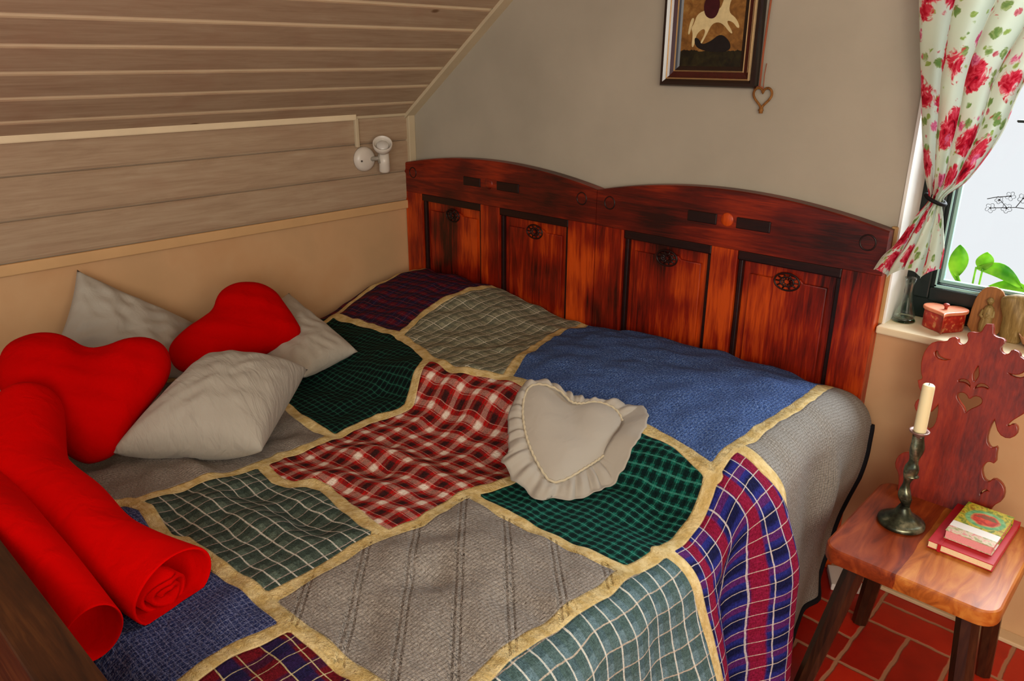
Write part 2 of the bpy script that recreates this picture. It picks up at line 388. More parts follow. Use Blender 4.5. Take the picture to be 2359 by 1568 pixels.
# ---- end quilt surface ----
# ---------------- quilt ----------------
def cloth_base(m):
    at=m.new('ShaderNodeAttribute',attribute_name='seam'); at.attribute_type='GEOMETRY'
    return at.outputs['Fac']
def stripe(m,u,period,off,w,soft=.15):
    """1 inside a stripe of relative width w"""
    f=m.math('FRACT',m.math('ADD',m.math('DIVIDE',u,period),off))
    d=m.math('ABSOLUTE',m.math('SUBTRACT',f,.5))
    n=m.new('ShaderNodeMapRange',i_Value=d,i_From_Min=w/2*(1+soft),i_From_Max=w/2*(1-soft),i_To_Min=0.0,i_To_Max=1.0); return n.outputs[0]
SASH1,SASH2=lin((200,172,110)),lin((222,200,146))
def patch(name,base,stripes,weave=.18,bumpk=1.0,diag=0,fine=None):
    """stripes: (axis u/v, period, offset, width, colour, strength)"""
    m=M('quilt_'+name,.9,.12); uv=m.uv(); s=m.sep(uv)
    wob=m.noise(uv,9,3); wob2=m.noise(m.mapv(uv,(1,1,1),loc=(5,3,1)),9,3)
    U=m.math('ADD',s[0],m.math('MULTIPLY',m.math('SUBTRACT',wob,.5),.016)); V=m.math('ADD',s[1],m.math('MULTIPLY',m.math('SUBTRACT',wob2,.5),.016))
    c=lin(base)
    c=m.mix(m.math('MULTIPLY',m.noise(uv,5,3),.25),c,tuple(v*.7 for v in c[:3])+(1,))
    for sp_ in stripes:
        if sp_[0]=='x':
            _,pu,ou,wu,pv,ov,wv_,colr,st=sp_
            f=m.math('MULTIPLY',stripe(m,U,pu,ou,wu,.3),stripe(m,V,pv,ov,wv_,.3)); c=m.mix(m.math('MULTIPLY',f,st),c,lin(colr)); continue
        ax,per,off,w,colr,st=sp_
        f=stripe(m,U if ax=='u' else V,per,off,w)
        c=m.mix(m.math('MULTIPLY',f,st),c,lin(colr))
    # woven threads
    wn=m.noise(m.mapv(uv,(150,560,1)),1,2); wn2=m.noise(m.mapv(uv,(560,150,1)),1,2)
    wv=m.math('ADD',m.math('MULTIPLY',wn,.5),m.math('MULTIPLY',wn2,.5))
    c=m.mix(min(weave*3.2,1),c,m.ramp(wv,[(.35,(.0,.0,.0,1)),(.65,(1,1,1,1))]),'SOFT_LIGHT')
    if fine:
        c=m.mix(m.math('MULTIPLY',m.ramp(wv,[(.5,(0,0,0,1)),(.60,(1,1,1,1))]),fine[1]),c,lin(fine[0]))
    seam=cloth_base(m)
    sc=m.mix(m.ramp(m.noise(uv,38,4,.6),[(.4,(0,0,0,1)),(.6,(1,1,1,1))]),SASH1,SASH2)
    sc=m.mix(weave,sc,m.ramp(wv,[(.3,(0,0,0,1)),(.7,(1,1,1,1))]),'SOFT_LIGHT')
    n=m.new('ShaderNodeMapRange',i_Value=seam,i_From_Min=.0150,i_From_Max=.0170,i_To_Min=1.0,i_To_Max=0.0).outputs[0]
    m.col(m.mix(n,c,sc))
    puck=m.noise(uv,95,4,.7,.8); p2=m.noise(m.mapv(uv,(1,2.6,1),rot=(0,0,.6)),34,4,.65,1.2)
    m.bump(m.math('ADD',m.math('MULTIPLY',puck,.6),p2),.62*bumpk,.014)
    if diag:
        d=m.math('DIVIDE',m.math('ADD',s[0],m.math('MULTIPLY',s[1],-1.0)),diag)
        f=m.math('ABSOLUTE',m.math('SUBTRACT',m.math('FRACT',d),.5))
        dbl=m.math('ABSOLUTE',m.math('SUBTRACT',f,.06))
        m.bump(m.ramp(dbl,[(.0,(0,0,0,1)),(.05,(1,1,1,1))]),.7,.006)
    e=m.math('ABSOLUTE',m.math('SUBTRACT',seam,.0165))
    m.bump(m.ramp(e,[(0,(0,0,0,1)),(.004,(1,1,1,1))]),.6,.004)
    return m.m
WT=(190,186,172)
QM=dict(
 darkplaid=patch('dark_plaid',(46,24,44),[('v',.052,.1,.45,(104,20,34),.75),('u',.060,.3,.4,(34,30,66),.6),('v',.026,.6,.10,(136,54,60),.55),('u',.030,.05,.06,(120,100,100),.4)]),
 sage=patch('sage_check',(146,146,122),[('u',.042,0,.5,(88,92,80),.6),('v',.030,.2,.5,(88,92,80),.55),('u',.042,.22,.08,(212,206,186),.85),('v',.060,.35,.06,(206,200,180),.75)],bumpk=.6),
 blue=patch('blue_chambray',(58,84,138),[('u',.0085,0,.5,(84,120,190),.5),('v',.0085,0,.35,(56,84,150),.4)],fine=((150,178,224),.6),bumpk=1.6),
 greyside=patch('grey_weave',(136,134,130),[('v',.0075,0,.4,(164,158,146),.5),('u',.0075,0,.35,(108,100,88),.4)],bumpk=.9),
 darkgreen=patch('bottle_green_check',(10,44,38),[('u',.020,0,.5,(4,14,16),.75),('v',.020,0,.5,(4,16,16),.7),('u',.020,.5,.12,(44,104,84),.5),('v',.020,.5,.12,(44,104,84),.5)],bumpk=.7),
 red=patch('red_plaid',(178,20,20),[('v',.062,.1,.30,(44,30,30),.55),('u',.066,.2,.28,(44,34,32),.50),('v',.062,.62,.26,(226,200,180),.28),('u',.066,.70,.26,(226,200,180),.26),('x',.066,.70,.30,.062,.62,.30,(240,230,214),.85),('x',.066,.2,.30,.062,.1,.32,(24,26,26),.7),('u',.033,.33,.07,(70,84,60),.5),('v',.031,.36,.05,(240,210,190),.35)],bumpk=.9),
 teal=patch('teal_check',(14,88,76),[('u',.024,0,.5,(3,16,18),.80),('v',.020,0,.45,(4,22,24),.75),('v',.020,.5,.14,(70,150,134),.5),('u',.024,.5,.10,(50,130,110),.4)],bumpk=.8),
 greyunder=patch('grey_weave_beside_pillows',(142,134,126),[('v',.0075,0,.4,(148,138,126),.5),('u',.0075,0,.35,(94,86,78),.4)],bumpk=.9),
 greenplaid=patch('green_plaid',(94,110,98),[('u',.044,0,.45,(44,60,54),.7),('v',.036,.2,.45,(52,64,58),.6),('v',.036,.52,.09,(216,212,200),.85),('u',.044,.25,.06,(206,186,176),.6)],bumpk=1.1),
 biggrey=patch('large_grey',(160,152,144),[('v',.0075,0,.4,(170,162,150),.5),('u',.0075,0,.35,(108,98,86),.45)],bumpk=1.4,diag=.135),
 lightblue=patch('light_blue_plaid',(100,126,134),[('u',.046,0,.45,(56,80,84),.65),('v',.042,.2,.5,(70,92,84),.6),('v',.042,.52,.09,(212,212,202),.85),('u',.046,.25,.06,(206,186,164),.65)],bumpk=1.1),
 redblue=patch('red_blue_plaid',(36,42,122),[('v',.070,.1,.34,(138,16,32),.85),('u',.072,.2,.26,(120,14,40),.40),('x',.072,.70,.40,.070,.6,.6,(12,14,34),.8),('v',.035,.3,.07,(206,200,200),.75),('u',.036,.1,.06,(206,196,186),.70)],bumpk=.9),
 navy=patch('navy_slub',(42,54,104),[('u',.011,0,.20,(120,128,164),.5),('v',.011,0,.20,(114,120,164),.5)],fine=((148,152,184),.5),bumpk=1.3),
 darkred=patch('dark_red_plaid',(104,16,28),[('v',.080,.1,.4,(22,28,72),.88),('u',.070,.2,.4,(24,26,62),.6),('v',.040,.3,.06,(206,192,140),.75),('u',.035,.1,.06,(206,192,150),.7)],bumpk=.9),
)
SEAMS=[[(0.1, 0.065), (0.1, 0.35), (0.12, 0.5), (0.155, 0.6), (0.17, 0.72), (0.17, 1.965)], [(0.527, 0.065), (0.527, 0.116), (0.529, 0.254), (0.526, 0.385), (0.555, 0.507), (0.592, 0.608), (0.6, 0.612)], [(0.145, 0.572), (0.206, 0.586), (0.387, 0.589), (0.584, 0.607), (0.75, 0.661), (0.87, 0.716), (1.05, 0.756), (1.107, 0.735), (1.202, 0.701), (1.282, 0.71), (1.714, 0.729), (1.796, 0.743), (1.875, 0.779), (1.922, 0.798), (1.93, 0.8)], [(0.87, 0.715), (0.905, 0.764), (0.919, 0.8), (0.945, 0.845), (0.968, 0.88), (0.959, 0.909), (0.922, 0.961), (0.928, 1.03), (0.924, 1.118), (0.932, 1.2), (0.915, 1.283), (0.942, 1.35), (0.932, 1.44), (0.92, 1.563), (0.933, 1.667), (0.891, 1.718), (0.885, 1.965)], [(0.924, 1.118), (0.853, 1.123), (0.757, 1.12), (0.655, 1.099), (0.17, 1.08)], [(0.99, 0.065), (0.999, 0.11), (1.003, 0.226), (1.072, 0.429), (1.142, 0.593), (1.2, 0.698)], [(1.9, 0.065), (1.905, 0.16), (1.936, 0.339), (1.923, 0.516), (1.925, 0.64), (1.916, 0.734), (1.921, 0.795), (1.928, 0.83), (1.93, 0.92), (1.934, 1.002), (1.934, 1.041), (1.925, 1.117), (1.935, 1.215), (1.93, 1.322), (1.923, 1.4), (1.921, 1.473), (1.929, 1.528), (1.925, 1.965)], [(1.925, 0.7), (2.0, 0.705), (2.06, 0.69), (2.16, 0.655), (2.3, 0.63), (2.7, 0.62)], [(1.925, 1.01), (1.975, 1.0), (2.05, 0.99), (2.15, 0.98), (2.7, 0.98)], [(1.49, 0.72), (1.498, 1.012), (1.474, 1.124), (1.485, 1.197), (1.512, 1.301), (1.491, 1.375), (1.487, 1.449), (1.5, 1.534), (1.497, 1.61), (1.491, 1.659)], [(0.953, 1.356), (1.047, 1.371), (1.093, 1.359), (1.128, 1.329), (1.184, 1.32), (1.299, 1.348), (1.443, 1.38), (1.491, 1.375)], [(1.476, 1.121), (1.524, 1.127), (1.624, 1.132), (1.715, 1.134), (1.774, 1.132), (1.851, 1.13), (1.92, 1.121)], [(0.909, 1.679), (0.985, 1.665), (1.054, 1.673), (1.133, 1.686), (1.166, 1.665), (1.24, 1.668), (1.366, 1.664), (1.489, 1.66), (1.585, 1.664), (1.669, 1.658), (1.766, 1.653), (1.93, 1.652)], [(1.596, 1.671), (1.585, 1.703), (1.57, 1.771), (1.58, 1.818), (1.585, 1.848), (1.585, 1.965)]]
SEEDS={'darkplaid': (0.389, 0.263), 'sage': (0.817, 0.401), 'blue': (1.509, 0.422), 'greyside': (2.04, 0.537), 'darkgreen': (0.705, 0.827), 'red': (1.32, 1.162), 'teal': (1.787, 0.832), 'greyunder': (0.888, 1.447), 'greenplaid': (1.277, 1.543), 'biggrey': (1.683, 1.411), 'lightblue': (1.998, 1.273), 'redblue': (2.044, 0.811), 'navy': (1.353, 1.725), 'darkred': (1.665, 1.727)}
def build_quilt():
    X,Y,Z,UA,UB=quilt_grid(); na,nb=X.shape
    D=np.full(X.shape,9.0)
    for pl in SEAMS:
        for (x0,y0),(x1,y1) in zip(pl[:-1],pl[1:]):
            dx,dy=x1-x0,y1-y0; L=dx*dx+dy*dy+1e-9
            t=np.clip(((UA-x0)*dx+(UB-y0)*dy)/L,0,1)
            D=np.minimum(D,np.hypot(UA-x0-t*dx,UB-y0-t*dy))
    lab=-np.ones(X.shape,int); names=list(QM)
    for k,(a,b_) in SEEDS.items():
        d=np.hypot(UA-a,UB-b_); i,j=np.unravel_index(d.argmin(),d.shape); lab[i,j]=names.index(k)
    free=D>.010
    def grow(mask):
        global_ch=True
        while global_ch:
            global_ch=False
            for sh,ax in ((1,0),(-1,0),(1,1),(-1,1)):
                r=np.roll(lab,sh,ax)
                if ax==0: r[0 if sh==1 else -1,:]=-1
                else: r[:,0 if sh==1 else -1]=-1
                m=(lab<0)&(r>=0)&mask
                if m.any(): lab[m]=r[m]; global_ch=True
    grow(free); grow(np.ones_like(free))
    verts=np.stack([X,Y,Z],-1).reshape(-1,3)
    idx=np.arange(na*nb).reshape(na,nb)
    F=np.stack([idx[:-1,:-1],idx[:-1,1:],idx[1:,1:],idx[1:,:-1]],-1).reshape(-1,4)
    me=bpy.data.meshes.new('patchwork'); me.from_pydata(verts.tolist(),[],F.tolist()); me.update()
    for k in names: me.materials.append(QM[k])
    me.polygons.foreach_set('material_index',lab[:-1,:-1].reshape(-1).astype(np.int32))
    me.polygons.foreach_set('use_smooth',[True]*len(me.polygons))
    at=me.attributes.new('seam','FLOAT','POINT'); at.data.foreach_set('value',D.reshape(-1).astype(np.float32))
    uvl=me.uv_layers.new(name='UVMap'); li=np.empty(len(me.loops),np.int32); me.loops.foreach_get('vertex_index',li)
    uv=np.stack([UA.reshape(-1)[li],UB.reshape(-1)[li]],-1); uvl.data.foreach_set('uv',uv.reshape(-1).astype(np.float32))
    root=thing('patchwork_quilt','quilted patchwork bedspread of plaid, blue and grey squares with cream strips','quilt',(0,0,0))
    o=bpy.data.objects.new('patchwork',me); C.objects.link(o); o.parent=root
    if sum(p.normal.z for p in me.polygons[:500])<0: me.flip_normals()
    # dark binding round the edge
    edge=[(X[i,0],Y[i,0],Z[i,0]) for i in range(NA+36,na,2)]+[(X[-1,j],Y[-1,j],Z[-1,j]) for j in range(0,nb,2)]
    left=[(X[0,j],Y[0,j],Z[0,j]) for j in range(0,nb,3)][::-1]
    bmat=plain('dark_binding',(14,14,20),.8,.2)
    for run in (left,edge):
        b=MB(); b.tube([(x,y,max(z,.011)) for x,y,z in run],.009,8); b.build('binding',bmat,root,smooth=True)
    return X,Y,Z
QX,QY,QZ=build_quilt()
# ---------------- beds ----------------
RED=wood('red_stained_pine',(46,9,4),(132,27,5),(200,74,14),'z',1.0,.34,.45,1.2)
REDX=wood('red_stained_pine_rail',(40,9,5),(92,18,6),(146,40,10),'x',1.0,.36,.45,1.1)
REDD=wood('dark_stained_moulding',(18,6,5),(30,8,6),(52,14,8),'x',1.0,.42,.4,.4)
MATT=plain('mattress_ticking',(190,184,170),.9,.1)
FOOT=wood('brown_footboard_wood',(34,16,8),(66,34,14),(100,58,26),'x',1.0,.45,.35,.5)
def arc(x,xa,xb,pk): xc=(xa+xb)/2; return 1.066+pk*(1-((x-xc)/((xb-xa)/2))**2)
def make_bed(xa,xb,panels,slots,label,pk,group='single beds pushed together'):
    root=thing('bed',label,'bed',((xa+xb)/2,-1.0,0)); cx,cy=(xa+xb)/2,-1.0
    hb=bpy.data.objects.new('headboard',None); C.objects.link(hb); hb.parent=root; hb.location=(-cx,-cy,0)
    YF,YB=-.050,-.006
    # frame with panel openings: arched rail, stiles
    zt=.945
    N=32; xs=[xa+(xb-xa)*i/N for i in range(N+1)]
    b=MB(); V=[]
    for i,x in enumerate(xs):
        z=arc(x,xa,xb,pk)
        V+=[(x,YF,zt),(x,YF,z-.004),(x,YF+.004,z),(x,YB,z),(x,YB,zt)]
    F=[]
    for i in range(N):
        a=i*5;c=a+5; F+=[(a+j,c+j,c+j+1,a+j+1) for j in range(4)]+[(a+4,c+4,c,a)]
    F+=[(0,1,2,3,4),tuple(N*5+j for j in (4,3,2,1,0))]
    b.add(V,F); o=b.build('top_rail',REDX,hb,auto=40)
    xsb=[xa]+[p for q in panels for p in q]+[xb]
    for k in range(0,len(xsb),2):
        b=MB(); b.box(xsb[k]+.0006,xsb[k+1]-.0006,YF,YB,.25,zt-.0008,bev=.0015); b.build('stile',RED,hb)
    for (p0,p1) in panels:
        b=MB()
        # recessed ground, ovolo, raised field with scalloped crest
        b.box(p0,p1,YF+.026,YB-.004,.25,zt)
        b.build('panel',RED,hb)
        m0=.030
        xm=(p0+p1)/2; w=(p1-p0)/2-m0-.012; zt2=zt-.072
        pl=[(-w,-.45),(w,-.45),(w,zt2-.75),(w*.42,zt2-.75)]
        pl+=[(w*.40*math.cos(a),zt2-.75+.016*math.sin(a)-.0-.0) for a in [math.pi*.05,math.pi*.2,math.pi*.35]]
        pl+=[(-x,y) for x,y in pl[4:][::-1]]+[(-w*.42,zt2-.75),(-w,zt2-.75)]
        mw=Matrix(((1,0,0,xm),(0,0,-1,YF+.022),(0,1,0,.75),(0,0,0,1)))
        extr('raised_field',[pl],.012,RED,hb,.003,mw)
        # carved rosette on the crest
        b=MB()
        for rr in (.026,.014):
            b.tube([(xm+rr*1.5*math.cos(t),YF+.0145,zt-.072+rr*math.sin(t)) for t in [2*math.pi*k/24 for k in range(24)]],.0028,6,closed=True)
        for t in range(10):
            a=2*math.pi*t/10; b.tube([(xm+.008*math.cos(a),YF+.0145,zt-.072+.006*math.sin(a)),(xm+.034*math.cos(a),YF+.0145,zt-.072+.022*math.sin(a))],.0024,5)
        b.build('carved_rosette',REDD,hb,smooth=True)
        b=MB()
        b.box(p0,p1,YF+.002,YF+.028,zt-.030,zt-.0006,bev=.004)
        b.box(p0,p0+.016,YF+.010,YF+.028,.25,zt-.030,bev=.004); b.box(p1-.016,p1,YF+.010,YF+.028,.25,zt-.030,bev=.004)
        b.build('panel_moulding',REDD,hb)
    for (s0,s1) in slots['slots']:
        b=MB(); b.box(s0,s1,YF-.0035,YF+.004,1.028-.017,1.028+.017,bev=.0025); b.build('inlay_block',REDD,hb)
    mx,mz,vis=slots['medal']
    b=MB(); Mr=Matrix.Rotation(math.pi/2,3,'X'); b.lathe([(.002,.0025),(.018,.0025),(.0205,.001),(.021,0),(.021,-.004)],20,(mx,YF,mz),0,Mr); b.build('round_boss',RED if vis else REDX,hb,smooth=True)
    for x in slots['circ']:
        b=MB(); b.tube([(x+.021*math.cos(t),YF+.0005,1.028+.021*math.sin(t)) for t in [2*math.pi*k/24 for k in range(24)]],.0025,6,closed=True)
        b.build('turned_ring',REDD,hb,smooth=True)
    # mattress, side rail, legs, footboard
    b=MB(); b.box(xa+.03-cx,xb-.035-cx,-1.93-cy,-.07-cy,.26,.43,bev=.03); b.build('mattress',MATT,root)
    b=MB(); b.box(xb-.030-cx,xb-.008-cx,-1.97-cy,-.06-cy,.22,.37,bev=.004); b.build('side_rail',RED,root)
    fb=bpy.data.objects.new('footboard',None); C.objects.link(fb); fb.parent=root; fb.location=(-cx,-cy,0)
    b=MB(); b.box(xa+.002,xb-.002,-2.035,-1.992,.12,.695,bev=.005); b.build('board',FOOT,fb)
    b=MB(); b.box(xa+.001,xb-.001,-2.050,-1.980,.696,.716,bev=.006); b.build('cap_rail',FOOT,fb)
    for x in (xa+.002,xb-.062):
        for y in (-2.045,-.052):
            b=MB(); b.box(x-cx,x+.058-cx,y-cy,y+.042-cy,0,.245 if y>-1 else .119,bev=.004); b.build('leg',RED,root)
    return root
make_bed(-2.655,-1.621,((-2.55,-2.193),(-2.09,-1.745)),dict(slots=[(-2.286,-2.19),(-2.10,-1.985)],medal=(-2.145,1.03,0),circ=(-2.60,-1.686)),'single bed of red stained wood by the boarded wall, arched panelled headboard',.052)
make_bed(-1.619,-.655,((-1.50,-1.168),(-1.078,-.762)),dict(slots=[(-1.26,-1.158),(-1.092,-.983)],medal=(-1.124,1.032,1),circ=(-1.565,-.705)),'single bed of red stained wood nearer the window, arched headboard with round boss',.056)
# ---------------- cushions ----------------
def qh(x,y):
    if x<QX0 or x>QXE+.07 or y>-.07 or y<-1.96: return -1
    fi=min(max((x-QX0)/QAE*(NA-1),0),NA-1.001); fj=min(max((-y-QB0)/(QB1-QB0)*(NB-1),0),NB-1.001); i,j=int(fi),int(fj); u,v=fi-i,fj-j
    return float(QZ[i,j]*(1-u)*(1-v)+QZ[i+1,j]*u*(1-v)+QZ[i,j+1]*(1-u)*v+QZ[i+1,j+1]*u*v)
def rest_on_quilt(o,gap=.004):
    bpy.context.view_layer.update(); mw=o.matrix_world.copy(); iv=mw.inverted()
    for v in o.data.vertices:
        w=mw@v.co; h=qh(w.x,w.y)+gap
        if w.z<h: w.z=h+.15*(w.z-h)*0; v.co=iv@w
    o.data.update()
def m_cloth(name,c,wr=.3,rough=.85,nz=.06,dirs=(1,1,1),scale=16,wv=.12):
    m=M(name,rough,.15); v=m.obj(); n=m.noise(m.mapv(v,dirs),scale,3,.5,.6); t=m.noise(v,420,2)
    c=lin(c); m.col(m.mix(m.math('MULTIPLY',m.noise(v,4,3),nz*4),c,tuple(a*.8 for a in c[:3])+(1,)))
    m.bump(n,wr,.02); m.bump(t,wv,.001); m.b.inputs['Sheen Weight'].default_value=.1; return m.m
LINEN=m_cloth('white_linen',(172,166,154),.35); LINENW=m_cloth('white_linen_creased',(168,162,150),.40,dirs=(1.0,3.2,1.0),scale=14)
REDC=m_cloth('red_cotton',(186,1,1),.25,.95); REDF=m_cloth('red_fleece',(208,2,1),.3,.98,wv=.4)
for _m in (REDC,REDF): _b=_m.node_tree.nodes['Principled BSDF']; _b.inputs['Specular IOR Level'].default_value=.04; _b.inputs['Sheen Weight'].default_value=0
def cushion(name,corners,thick,mat,label,group,n=44,pinch=.10,wr=.006,seed=1,sag=0,parent=None):
    """pillow from four seam corners, puffed both ways"""
    c=[Vector(q) for q in corners]; cen=sum(c,Vector())/4
    N=((c[2]-c[0]).cross(c[3]-c[1])).normalized()
    if N.z<0: N=-N
    rnd_=np.random.RandomState(seed); ph=rnd_.rand(6)*6.28
    V=[];idx={}
    def P(u,v,side):
        pu=u*(1-pinch*(1-v*v)**1.0*abs(u)**3); pv=v*(1-pinch*(1-u*u)**1.0*abs(v)**3)
        a,b_=(pu+1)/2,(pv+1)/2
        p=(c[0]*(1-a)*(1-b_)+c[1]*a*(1-b_)+c[2]*a*b_+c[3]*(1-a)*b_)
        e=max(1-abs(u)**2.2,0)*max(1-abs(v)**2.2,0)
        h=thick/2*e**.46
        edge=math.exp(-((1-abs(u))*(1-abs(v))*9))
        w=wr*(math.sin(u*13+3*v+ph[0])+.6*math.sin(v*17-4*u+ph[1])+.7*math.sin((abs(u)-abs(v))*16+ph[2]))*(e**.4)
        return p+N*(side*(h+w*(1 if side>0 else .3)))
    for side in (1,-1):
        for i in range(n+1):
            for j in range(n+1):
                bd=i in(0,n) or j in(0,n)
                if bd and side==-1: idx[side,i,j]=idx[1,i,j]; continue
                idx[side,i,j]=len(V); V.append(P(2*i/n-1,2*j/n-1,side)-cen)
    F=[]
    for side in(1,-1):
        for i in range(n):
            for j in range(n):
                q=(idx[side,i,j],idx[side,i+1,j],idx[side,i+1,j+1],idx[side,i,j+1]); F.append(q if side>0 else q[::-1])
    o=mesh(name,V,F,mat,None,True,loc=cen)
    bm=bmesh.new(); bm.from_mesh(o.data); bmesh.ops.recalc_face_normals(bm,faces=bm.faces[:]); bm.to_mesh(o.data); bm.free()
    rest_on_quilt(o); tag(o,label,'cushion',group); return o
CG='square white cushions on the bed'
cushion('cushion',[(-1.914,-1.635,.56),(-1.660,-1.362,.555),(-1.915,-1.055,.615),(-2.04,-1.30,.69)],.23,LINENW,'square white cushion at the front of the pile, lying on grey quilt squares',CG,wr=.0022,seed=3,pinch=.06)
cushion('cushion',[(-2.40,-1.10,.56),(-2.03,-1.00,.54),(-2.065,-.765,.55),(-2.52,-.74,.66)],.13,LINEN,'square white cushion under the small red heart, its corner pointing at the green patch',CG,wr=.003,seed=5,pinch=.08)
cushion('cushion',[(-2.50,-1.60,.60),(-2.30,-1.25,.53),(-2.55,-1.10,.62),(-2.615,-1.415,.862)],.13,LINEN,'square white cushion leaning on the wall, one corner pointing up behind the big red heart',CG,wr=.004,seed=8,pinch=.09)
cushion('cushion',[(-2.30,-2.02,.52),(-2.15,-1.80,.55),(-2.40,-1.63,.60),(-2.56,-1.90,.64)],.13,LINEN,'square white cushion mostly hidden at the left edge behind the big red heart',CG,wr=.004,seed=9,pinch=.09)
def heart_pillow(name,out,P0,n,thick,mat,centre,label,cat='cushion',group=None,rings=22,expo=.5,wr=.003,crease=None):
    o2=smooth_poly(out,2); mw=plane_matrix(P0,n)
    # resample
    k=len(o2); V=[];F=[]
    cx,cy=centre
    for side in(1,-1):
        for r in range(rings+1):
            f=math.sin(r/rings*math.pi/2)
            if side==-1 and r==rings: continue
            for (x,y) in o2:
                px,py=cx+(x-cx)*f,cy+(y-cy)*f
                h=thick/2*max(1-f**2.6,0)**expo
                if crease:
                    (ax,ay),(bx,by),cw,cd=crease; L=math.hypot(bx-ax,by-ay); t=max(0,min(1,((px-ax)*(bx-ax)+(py-ay)*(by-ay))/L/L)); d=math.hypot(px-ax-t*(bx-ax),py-ay-t*(by-ay)); h-=cd*math.exp(-(d/cw)**2)*(1-t)*(1-f**6)
                w=wr*math.sin(px*60+py*35)*math.sin(py*55-px*20)*(1-f**8)
                V.append(Vector((px,py,side*h+w)))
    def I(side,r,j): return (r*k+j) if side==1 else (rings*k+j if r==rings else (rings+1)*k+r*k+j)
    for side in(1,-1):
        for r in range(rings):
            for j in range(k):
                q=(I(side,r,j),I(side,r,(j+1)%k),I(side,r+1,(j+1)%k),I(side,r+1,j)); F.append(q)
    o=mesh(name,V,F,mat,None,True); o.matrix_world=mw
    bm=bmesh.new(); bm.from_mesh(o.data); bmesh.ops.remove_doubles(bm,verts=bm.verts[:],dist=.0004); bmesh.ops.recalc_face_normals(bm,faces=bm.faces[:]); bm.to_mesh(o.data); bm.free()
    rest_on_quilt(o)
    if label: tag(o,label,cat,group)
    return o
H1=[(-0.0196,-0.0426),(-0.0673,0.0155),(-0.1211,0.0955),(-0.1544,0.1585),(-0.1677,0.2235),(-0.1577,0.2844),(-0.134,0.3247),(-0.0886,0.3417),(-0.0397,0.3398),(0.0021,0.3163),(0.0411,0.273),(0.087,0.2687),(0.1478,0.2821),(0.1958,0.2764),(0.2329,0.2405),(0.2347,0.1845),(0.2114,0.1353),(0.164,0.0869),(0.1257,0.0513),(0.0854,-0.0011),(0.0542,-0.0355),(0.0182,-0.046)]
heart_pillow('heart_cushion',H1,(-1.95,-1.67,.58),(0.642,-0.181,0.743),.15,REDC,(.03,.16),'large plain red heart cushion lying across the white cushions at left',group='red heart cushions',crease=((.05,.28),(.02,.02),.045,.03))
H2=[(0.2007,-0.0624),(0.1207,-0.094),(0.0463,-0.1099),(-0.0392,-0.1255),(-0.119,-0.1299),(-0.17,-0.1293),(-0.209,-0.1061),(-0.2198,-0.056),(-0.2095,-0.018),(-0.1629,0.0214),(-0.1032,0.0548),(-0.0568,0.0818),(-0.0291,0.1415),(0.0125,0.1699),(0.064,0.1773),(0.118,0.1624),(0.1585,0.122),(0.1732,0.0681),(0.1912,0.0015)]
heart_pillow('heart_cushion',H2,(-2.28,-1.08,.66),(0.617,-0.174,0.766),.12,REDC,(.02,.0),'smaller plain red heart cushion propped on a white cushion near the wall',group='red heart cushions',crease=((-.05,.08),(.15,-.05),.04,.012))
# white frilled heart
n3=(.449,-.249,.858); P3=(-1.25,-.80,.72)
H3=[(-0.0576,-0.3442),(-0.0721,-0.2948),(-0.0815,-0.2325),(-0.0783,-0.17),(-0.0651,-0.1065),(-0.0351,-0.0496),(-0.0028,-0.0404),(0.0295,-0.0523),(0.0576,-0.0776),(0.0699,-0.114),(0.0962,-0.1249),(0.1395,-0.122),(0.1709,-0.1365),(0.1927,-0.1605),(0.1955,-0.2013),(0.1758,-0.2375),(0.1322,-0.275),(0.089,-0.2986),(0.0362,-0.3197),(-0.015,-0.3403)]
H3R=[(-0.0716,-0.376),(-0.0864,-0.3789),(-0.1023,-0.3647),(-0.104,-0.3301),(-0.135,-0.3072),(-0.1325,-0.2782),(-0.1469,-0.2518),(-0.1392,-0.235),(-0.1231,-0.2316),(-0.1118,-0.19),(-0.0973,-0.128),(-0.0866,-0.1098),(-0.0616,-0.0732),(-0.0301,-0.0322),(0.0073,-0.0264),(0.046,-0.0378),(0.057,-0.0606),(0.0908,-0.0868),(0.1166,-0.1005),(0.1476,-0.1163),(0.1971,-0.1156),(0.2292,-0.1456),(0.2592,-0.1641),(0.2518,-0.2104),(0.2403,-0.2482),(0.2052,-0.2999),(0.1595,-0.3414),(0.1145,-0.3693),(0.0687,-0.3868),(0.0131,-0.3881),(-0.0209,-0.3921),(-0.0493,-0.3801)]
fr=thing('frilled_heart_cushion','white heart-shaped cushion with a gathered frill, on the red and green plaid squares','cushion'); 
COT=m_cloth('white_cotton',(164,157,146),.18); 
pad=heart_pillow('pad',H3,P3,n3,.075,COT,(.05,-.2),None,crease=((.06,-.09),(.03,-.26),.04,.022),wr=.001); pad.parent=fr
